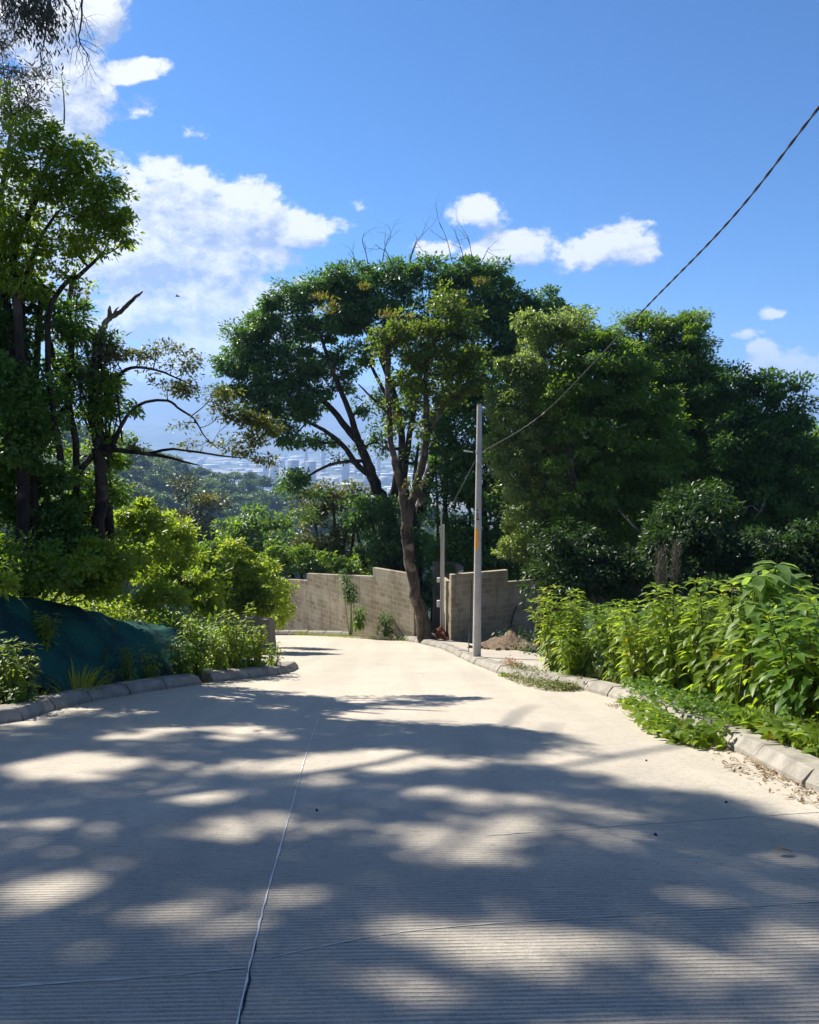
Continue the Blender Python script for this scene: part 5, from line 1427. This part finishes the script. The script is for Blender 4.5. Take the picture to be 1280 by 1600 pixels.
# ------------------------------------------------------------------ right trees
RIGHT = [
    ('pale_leaved_tree', 'pale leaved vine hung tree just right of the concrete pole', 850, 25.0,
     [(852, 510, 44, 22), (880, 545, 44, 28), (825, 560, 38, 30), (800, 600, 30, 26), (850, 590, 48, 32), (815, 640, 40, 34), (865, 650, 45, 36), (800, 685, 30, 26), (835, 700, 44, 34), (815, 750, 36, 34), (855, 760, 44, 40), (812, 800, 32, 28), (840, 830, 42, 34), (790, 720, 22, 24), (880, 500, 34, 18), (905, 530, 26, 22), (780, 640, 20, 22), (870, 700, 40, 40), (820, 860, 36, 26)], 'leaf_pale', .14, 'bark_mid'),
    ('bright_tree', 'bright green rounded tree in the middle of the right hand trees', 940, 24.0,
     [(930, 565, 46, 26), (975, 570, 36, 28), (905, 600, 40, 32), (955, 615, 52, 36), (1000, 640, 44, 40), (920, 660, 50, 44), (970, 690, 60, 48), (1020, 710, 50, 50), (910, 730, 50, 46), (960, 770, 60, 46), (1030, 780, 46, 46), (900, 800, 46, 44), (935, 535, 34, 18), (985, 600, 40, 34), (1040, 650, 36, 40), (990, 820, 50, 40), (880, 620, 30, 30)], 'leaf_mid', .14, 'bark_mid'),
    ('feathery_tree', 'tallest feathery tree of the right side, topped against the sky', 1060, 29.0,
     [(1040, 505, 40, 26, 29, .8), (1075, 530, 36, 36), (1010, 535, 40, 34, 29, .8), (1050, 570, 55, 40), (1100, 590, 32, 40), (1010, 590, 40, 34), (1070, 630, 56, 42), (1100, 680, 42, 50), (1050, 690, 50, 50), (975, 520, 24, 14, 29, .35), (940, 515, 22, 12, 29, .3), (1090, 560, 30, 30), (1110, 640, 36, 40), (1030, 640, 50, 40), (1110, 740, 40, 50), (1125, 610, 24, 30), (1000, 500, 24, 14, 29, .6)], 'leaf_mid', .14, 'bark_mid'),
    ('tall_tree', 'broad dark green tree at the right edge below the white clouds', 1190, 27.0,
     [(1165, 595, 36, 26, 27, .8), (1140, 640, 40, 40), (1205, 610, 44, 26, 27, .8), (1235, 640, 30, 26, 27, .8), (1190, 660, 52, 42), (1245, 690, 36, 36), (1150, 700, 50, 46), (1215, 730, 56, 50), (1150, 770, 56, 50), (1265, 760, 40, 50), (1215, 800, 60, 50)], 'leaf_deep', .16, 'bark_dark'),
    ('edge_tree', 'small tree cut off by the right edge of the photo', 1300, 31.0,
     [(1278, 690, 26, 26), (1300, 730, 46, 50), (1290, 800, 50, 60), (1330, 700, 40, 60)], 'leaf_mid', .19, 'bark_dark'),
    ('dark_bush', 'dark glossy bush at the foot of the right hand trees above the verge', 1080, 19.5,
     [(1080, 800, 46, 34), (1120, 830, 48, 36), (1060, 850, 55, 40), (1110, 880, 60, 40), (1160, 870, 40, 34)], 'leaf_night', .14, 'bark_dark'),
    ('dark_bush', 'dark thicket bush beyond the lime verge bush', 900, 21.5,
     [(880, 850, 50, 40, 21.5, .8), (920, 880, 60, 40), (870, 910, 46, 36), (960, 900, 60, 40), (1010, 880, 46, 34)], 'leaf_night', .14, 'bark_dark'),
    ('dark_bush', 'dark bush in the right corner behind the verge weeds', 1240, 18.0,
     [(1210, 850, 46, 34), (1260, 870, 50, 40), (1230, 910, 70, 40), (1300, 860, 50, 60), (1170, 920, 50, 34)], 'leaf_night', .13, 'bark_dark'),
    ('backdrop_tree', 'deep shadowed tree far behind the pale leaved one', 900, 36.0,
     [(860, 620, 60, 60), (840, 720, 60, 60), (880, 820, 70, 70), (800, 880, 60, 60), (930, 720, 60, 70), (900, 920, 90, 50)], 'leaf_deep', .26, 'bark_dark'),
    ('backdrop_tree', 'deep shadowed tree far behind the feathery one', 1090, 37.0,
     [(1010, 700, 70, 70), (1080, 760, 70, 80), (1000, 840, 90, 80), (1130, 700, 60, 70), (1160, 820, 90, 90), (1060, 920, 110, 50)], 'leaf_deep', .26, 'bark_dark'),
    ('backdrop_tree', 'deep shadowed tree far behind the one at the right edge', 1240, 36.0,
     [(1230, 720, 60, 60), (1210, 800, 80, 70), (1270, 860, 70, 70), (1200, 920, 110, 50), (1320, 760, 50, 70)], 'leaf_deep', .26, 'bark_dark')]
for nm, lb, px, Y, ll, mt, L, bk in RIGHT:
    low = max(l[1] for l in ll); topr = min(l[1] for l in ll)
    bx = at(px, 950, Y); bz = min(float(HZ(bx[0], Y)), at(px, 990, Y)[2]); base = np.array([bx[0], Y, bz])
    tr_ = []
    for k in range(4 if nm != 'dark_bush' else 3):
        l = ll[int(k * (len(ll) - 1) / 3)]; c = at(l[0], l[1], Y); b2 = base + np.array([rng.normal() * .5, rng.normal() * .3, 0])
        rr = .20 if nm != 'dark_bush' else .06
        tr_.append(smooth_line([b2 - np.array([0, 0, .3]), b2 * .6 + c * .4 + rng.normal(size=3) * .3, b2 * .25 + c * .75 + rng.normal(size=3) * .2, c], [rr, rr * .75, rr * .5, rr * .2]))
    tree(nm, lb, base, tr_, lob([(l[0], l[1], l[2] * 1.14, l[3] * 1.14) + tuple(l[4:]) for l in ll], Y, 1.0, 1.1), L, 5.4 if nm != 'backdrop_tree' else 5.5, L * 2.6, M[mt], M[bk], 'trees crowding the right side', limb_r=.03, wr=.45 if nm != 'feathery_tree' else .35, twigs=1 if nm == 'backdrop_tree' else 2)
# bare leaning stems in the thicket
mb = MB(); P, R = poly_px([(968, 798, 21.0, .022), (990, 822, 21, .028), (1016, 848, 21, .03), (1020, 900, 21, .03)]); mb.tube(P, R, 6)
tag(mb.build('leaning_stem', M['bark_light'], None, True), 'pale bare stem slanting through the dark thicket', 'branch')
mb = MB(); P, R = poly_px([(1197, 775, 22, .012), (1190, 795, 22, .03), (1178, 812, 22, .02)]); mb.tube(P, R, 6); P, R = poly_px([(1186, 800, 22, .02), (1172, 790, 22, .02), (1160, 805, 22, .012)]); mb.tube(P, R, 6)
tag(mb.build('leaning_stem', M['bark_light'], None, True), 'short pale broken stem inside the tree at the right edge', 'branch')

# ------------------------------------------------------------------ trees beyond the wall, down the slope
MIDT = [
    ('round_tree', 'dark rounded tree beyond the bush at the left end of the wall', 402, 46, [(400, 812, 38, 28), (375, 840, 36, 30), (425, 845, 34, 36), (400, 880, 55, 40)], 'leaf_mid', .30, 1),
    ('olive_tree', 'light olive feathery tree behind the left half of the wall', 525, 40, [(520, 770, 40, 22, 40, .7), (560, 775, 30, 22, 40, .6), (490, 800, 40, 28, 40, .8), (545, 810, 44, 30, 40, .7), (480, 850, 36, 34), (520, 860, 50, 34)], 'leaf_olive', .20, 1),
    ('dark_tree', 'dark spreading tree under the central giant behind the wall', 590, 36, [(575, 790, 38, 18), (610, 800, 36, 26), (555, 815, 32, 18), (600, 850, 46, 30), (635, 850, 30, 40)], 'leaf_teal', .22, 1),
    ('wall_tree', 'low green tree just over the top of the block wall', 480, 36, [(470, 880, 46, 26), (520, 885, 50, 22), (575, 880, 42, 26), (440, 860, 26, 26)], 'leaf_mid', .20, 1),
    ('yellow_tree', 'yellowing tree on the slope above the sunny domed bush', 300, 75, [(290, 765, 26, 16, 75, .6), (315, 785, 30, 18, 75, .7), (300, 810, 36, 22), (330, 830, 36, 22)], 'leaf_far_olive', .45, 1)]
for nm, lb, px, Y, ll, mt, L, q in MIDT:
    bx = at(px, 990, Y); base = np.array([bx[0], Y, bx[2]])
    tr_ = []
    for l in ll[:4]:
        c = at(l[0], l[1], Y); tr_.append(smooth_line([base, base * .6 + c * .4 + rng.normal(size=3) * .3, c], [.22, .14, .04]))
    tree(nm, lb, base, tr_, lob(ll, Y, 1, 1.1), L, 4.6, L * 2.4, M[mt], M['bark_mid'], None, limb_r=.04, wr=.5, twigs=2)
P_ = []; c, r = px_lobe((320, 778, 14, 5, 73)); n_ = 160; P = c + rng.normal(size=(n_, 3)) * r * .7
o = leaves_obj('blossoms', P, rnd_unit(n_), rnd_unit(n_), rng.uniform(.25, .5, n_), np.full(n_, .2), T_DIAMOND, M['leaf_gold']); tag(o, 'yellow orange blossom on top of the slope tree', 'blossom')


# far wooded hillside: a few kinds of crown, copied
def far_proto(mt, L=.9, R=6.0, H=4.6, lai=3.6):
    P_, X_, N_, L_ = [], [], [], []
    for k in range(6):
        a_ = k * 1.05; c = np.array([math.cos(a_) * R * .48, math.sin(a_) * R * .48, H * (.2 + .25 * rng.random())]); 
        if k == 5: c = np.array([0, 0, H * .62])
        a, b, c2, d_, _ = lobe_leaves(c, (R * .55, R * .55, H * .48), L, lai, 1.6, .6, .1, .5); P_.append(a); X_.append(b); N_.append(c2); L_.append(d_)
    P = np.concatenate(P_); LL = np.concatenate(L_)
    V, T = leaves_geo(P, np.concatenate(X_), np.concatenate(N_), LL, LL * .7, T_DIAMOND)
    m_ = MB(); m_.tube([(0, 0, -7), (0.2, 0, -2), (0, 0, H * .4)], [.45, .35, .15], 7)
    V2 = np.array(m_.V); T2 = np.array([f[:3] for f in m_.Fc if len(f) == 4] + [(f[0], f[2], f[3]) for f in m_.Fc if len(f) == 4])
    return mesh_np('hillside_tree', np.concatenate([V, V2]), np.concatenate([T, T2 + len(V)]), [M[mt], M['bark_mid']], False, np.concatenate([np.zeros(len(T)), np.ones(len(T2))]))


protos = [far_proto('leaf_far'), far_proto('leaf_far', R=7, H=5), far_proto('leaf_far_light'), far_proto('leaf_far_olive', R=5), far_proto('leaf_far', L=.8, R=5, H=6), far_proto('leaf_far_light', R=6.5, H=4)]
cnt = 0
cand = []
for y in np.geomspace(120, 470, 19):
    sp = 7.4 if y < 300 else 9
    for u in np.arange(-.44, .12, sp / y):
        cand.append((u + rng.normal() * .15 * sp / y, y * (1 + rng.normal() * .02)))
for (u, y) in cand:
    x = u * y; z = float(HZ(x, y))
    px, row, _ = to_px(x, y, z + 5)
    if row > 905 or px < 40 or px > 720: continue
    me = protos[rng.choice(6, p=[.32, .24, .14, .08, .12, .10])]
    o = link('hillside_tree', me); sc = rng.uniform(.75, 1.3)
    o.location = (x, y, z + 4.5 * sc); o.scale = (sc, sc, sc * rng.uniform(.85, 1.2)); o.rotation_euler = (0, 0, rng.random() * 6.28)
    tag(o, 'hazy green tree on the distant wooded hillside', 'tree', 'trees on the distant wooded hillside'); cnt += 1
print('hillside trees', cnt)

# ------------------------------------------------------------------ city in the valley


def block_mesh(w_, d_, h_, roof=.6, over=.6):
    m_ = MB(); m_.box((0, 0, h_ / 2 - 2), (w_, d_, h_ + 4)); n0 = len(m_.Fc); m_.box((0, 0, h_ + roof / 2 + .003), (w_ + over, d_ + over, roof)); n1 = len(m_.Fc)
    nf = max(1, int(h_ / 3.5))
    for k in range(nf):
        m_.box((0, -d_ / 2 - .06, (k + .55) * h_ / nf), (w_ * .82, .1, h_ / nf * .4)); m_.box((-w_ / 2 - .06, 0, (k + .55) * h_ / nf), (.1, d_ * .8, h_ / nf * .4))
    T_ = np.array(m_.Fc); idx = np.zeros(len(T_)); idx[n0:n1] = 1; idx[n1:] = 2
    return np.array(m_.V), T_, idx


city_protos = []
for (w_, d_, h_, f) in ((16, 14, 8, 'facade_white'), (30, 20, 7, 'facade'), (22, 16, 16, 'facade_white'), (46, 28, 9, 'facade'), (14, 14, 24, 'facade'), (70, 34, 10, 'facade_white')):
    V_, T_, idx = block_mesh(w_, d_, h_); city_protos.append(mesh_np('city_building', V_, T_, [M[f], M['roof_white'], M['window_dark']], False, idx))
for k in range(250):
    y = 1750 * (2.3 ** rng.random()); u = rng.uniform(-.40, .10) if rng.random() < .4 else rng.uniform(-.22, .06)
    me = city_protos[rng.choice(6, p=[.36, .2, .18, .1, .1, .06])]
    o = link('city_building', me); o.location = (u * y, y, -190); o.rotation_euler = (0, 0, rng.uniform(-.5, .5)); s_ = rng.uniform(.8, 1.4); o.scale = (s_, s_, s_)
    tag(o, 'small pale building in the hazy city far below', 'building', 'small buildings of the hazy city')
for (px, topr, wpx, Y, lb, f) in ((458, 719, 17, 1850, 'wide grey tower block at the foot of the wooded hill, largest in the hazy city', 'facade_grey'), (486, 721, 15, 1950, 'second grey tower block just right of the largest one', 'facade_grey'), (478, 700, 5, 2300, 'thin pale tower between the two grey blocks', 'facade'),
                              (415, 712, 8, 2100, 'pale tower left of the grey blocks, over the hill line', 'facade'), (428, 722, 14, 1900, 'low white roofed hall beside the largest grey tower', 'facade_white'), (505, 690, 6, 2600, 'slim pale tower seen under the big tree bough', 'facade'), (540, 715, 12, 2200, 'blocky pale tower in the middle of the bough gap', 'facade'), (575, 738, 14, 2000, 'squat white block near the dark trunk', 'facade_white'), (592, 704, 6, 2500, 'slender tower beside the dark trunk', 'facade')):
    c = at(px, topr, Y); h_ = c[2] + 190; w_ = wpx / F * Y * 1.0; V_, T_, idx = block_mesh(w_, w_ * .7, h_)
    root = thing('city_tower', lb, 'tower', (c[0], Y, -190), 'towers of the hazy city')
    for nm, k, mt in (('walls', 0, f), ('roof', 1, 'roof_white'), ('window', 2, 'window_dark')):
        tt = T_[idx == k]; used = np.unique(tt); mp = {int(u_): i_ for i_, u_ in enumerate(used)}
        me = mesh_np(nm, V_[used], np.vectorize(mp.get)(tt), M[mt]); link(nm, me, root)

# mountains beyond the city
for nm, Y, pts_, jag, lb in (('mountains', 6600, [(-200, 560), (60, 590), (180, 600), (260, 592), (320, 587), (400, 590), (520, 600), (640, 606), (760, 600), (900, 612), (1050, 620), (1180, 612), (1280, 618), (1500, 600)], 2.2, ''), ('foothills', 5200, [(-200, 640), (150, 655), (300, 662), (420, 668), (560, 676), (700, 670), (900, 680), (1300, 660)], 2.5, '')):
    xs_ = np.linspace(-260, 1540, 260); rows_ = np.interp(xs_, [p[0] for p in pts_], [p[1] for p in pts_]) - jag * (np.sin(xs_ * .05) + .6 * np.sin(xs_ * .13 + 1) + .5 * rng.random(260))
    V_ = []; nd = 14
    for px, row in zip(xs_, rows_):
        c = at(px, row, Y)
        for k in range(nd):
            t_ = k / (nd - 1); y = Y - 1700 + 3000 * t_; prof = math.sin(min(1, t_ / .57) * math.pi / 2) ** 1.2 if t_ < .57 else math.cos((t_ - .57) / .43 * math.pi / 2)
            z = -200 + (c[2] + 200) * prof * (1 + .06 * math.sin(px * .06 + k * 1.3) * (t_ < .5))
            V_.append((c[0] * y / Y, y, z))
    i = np.arange((len(xs_) - 1) * (nd - 1)); a = (i // (nd - 1)) * nd + i % (nd - 1)
    tag(link(nm, mesh_np(nm, V_, np.stack([a, a + nd, a + nd + 1, a + 1], -1), M['mountain'], True)), kind='structure')

# a bird under the clouds
bp = at(277, 463, 60); mb = MB()
mb.tube([bp + np.array([-.14, 0, 0]), bp + np.array([-.05, 0, .02]), bp + np.array([.06, 0, .01]), bp + np.array([.17, 0, -.01])], [.012, .055, .05, .008], 8)
for sg in (-1, 1):
    mb.add([bp + np.array(v) for v in ((-.06, sg * .03, .02), (.07, sg * .03, .02), (.10, sg * .30, .10), (0, sg * .28, .11), (.07, sg * .50, .04), (-.06, sg * .03, .035), (.07, sg * .03, .03))], [(0, 1, 2, 3), (3, 2, 4), (5, 3, 2, 6)])
tag(mb.build('bird', M['bird']), 'tiny dark bird gliding before the big white cloud', 'bird')

# ------------------------------------------------------------------ air
hz = MB(); hz.box((0, 4700, 200), (24500, 13800, 900)); ho = hz.build('haze', None) if False else None
me = bpy.data.meshes.new('haze')
x0, x1, y0, y1, z0, z1 = -12600, 12600, -2000, 11800, -215, 385
me.from_pydata([(x0, y0, z0), (x1, y0, z0), (x1, y1, z0), (x0, y1, z0), (x0, y0, z1), (x1, y0, z1), (x1, y1, z1), (x0, y1, z1)], [], [(3, 2, 1, 0), (4, 5, 6, 7), (0, 1, 5, 4), (1, 2, 6, 5), (2, 3, 7, 6), (3, 0, 4, 7)])


def haze_b(t, out):
    p = t.new('ShaderNodeVolumePrincipled'); p.inputs['Color'].default_value = (.34, .53, .90, 1); p.inputs['Density'].default_value = .00024
    p.inputs['Anisotropy'].default_value = .2
    t.link(p.outputs[0], out.inputs['Volume'])


me.materials.append(material('haze', haze_b))
tag(link('haze', me), kind='stuff')
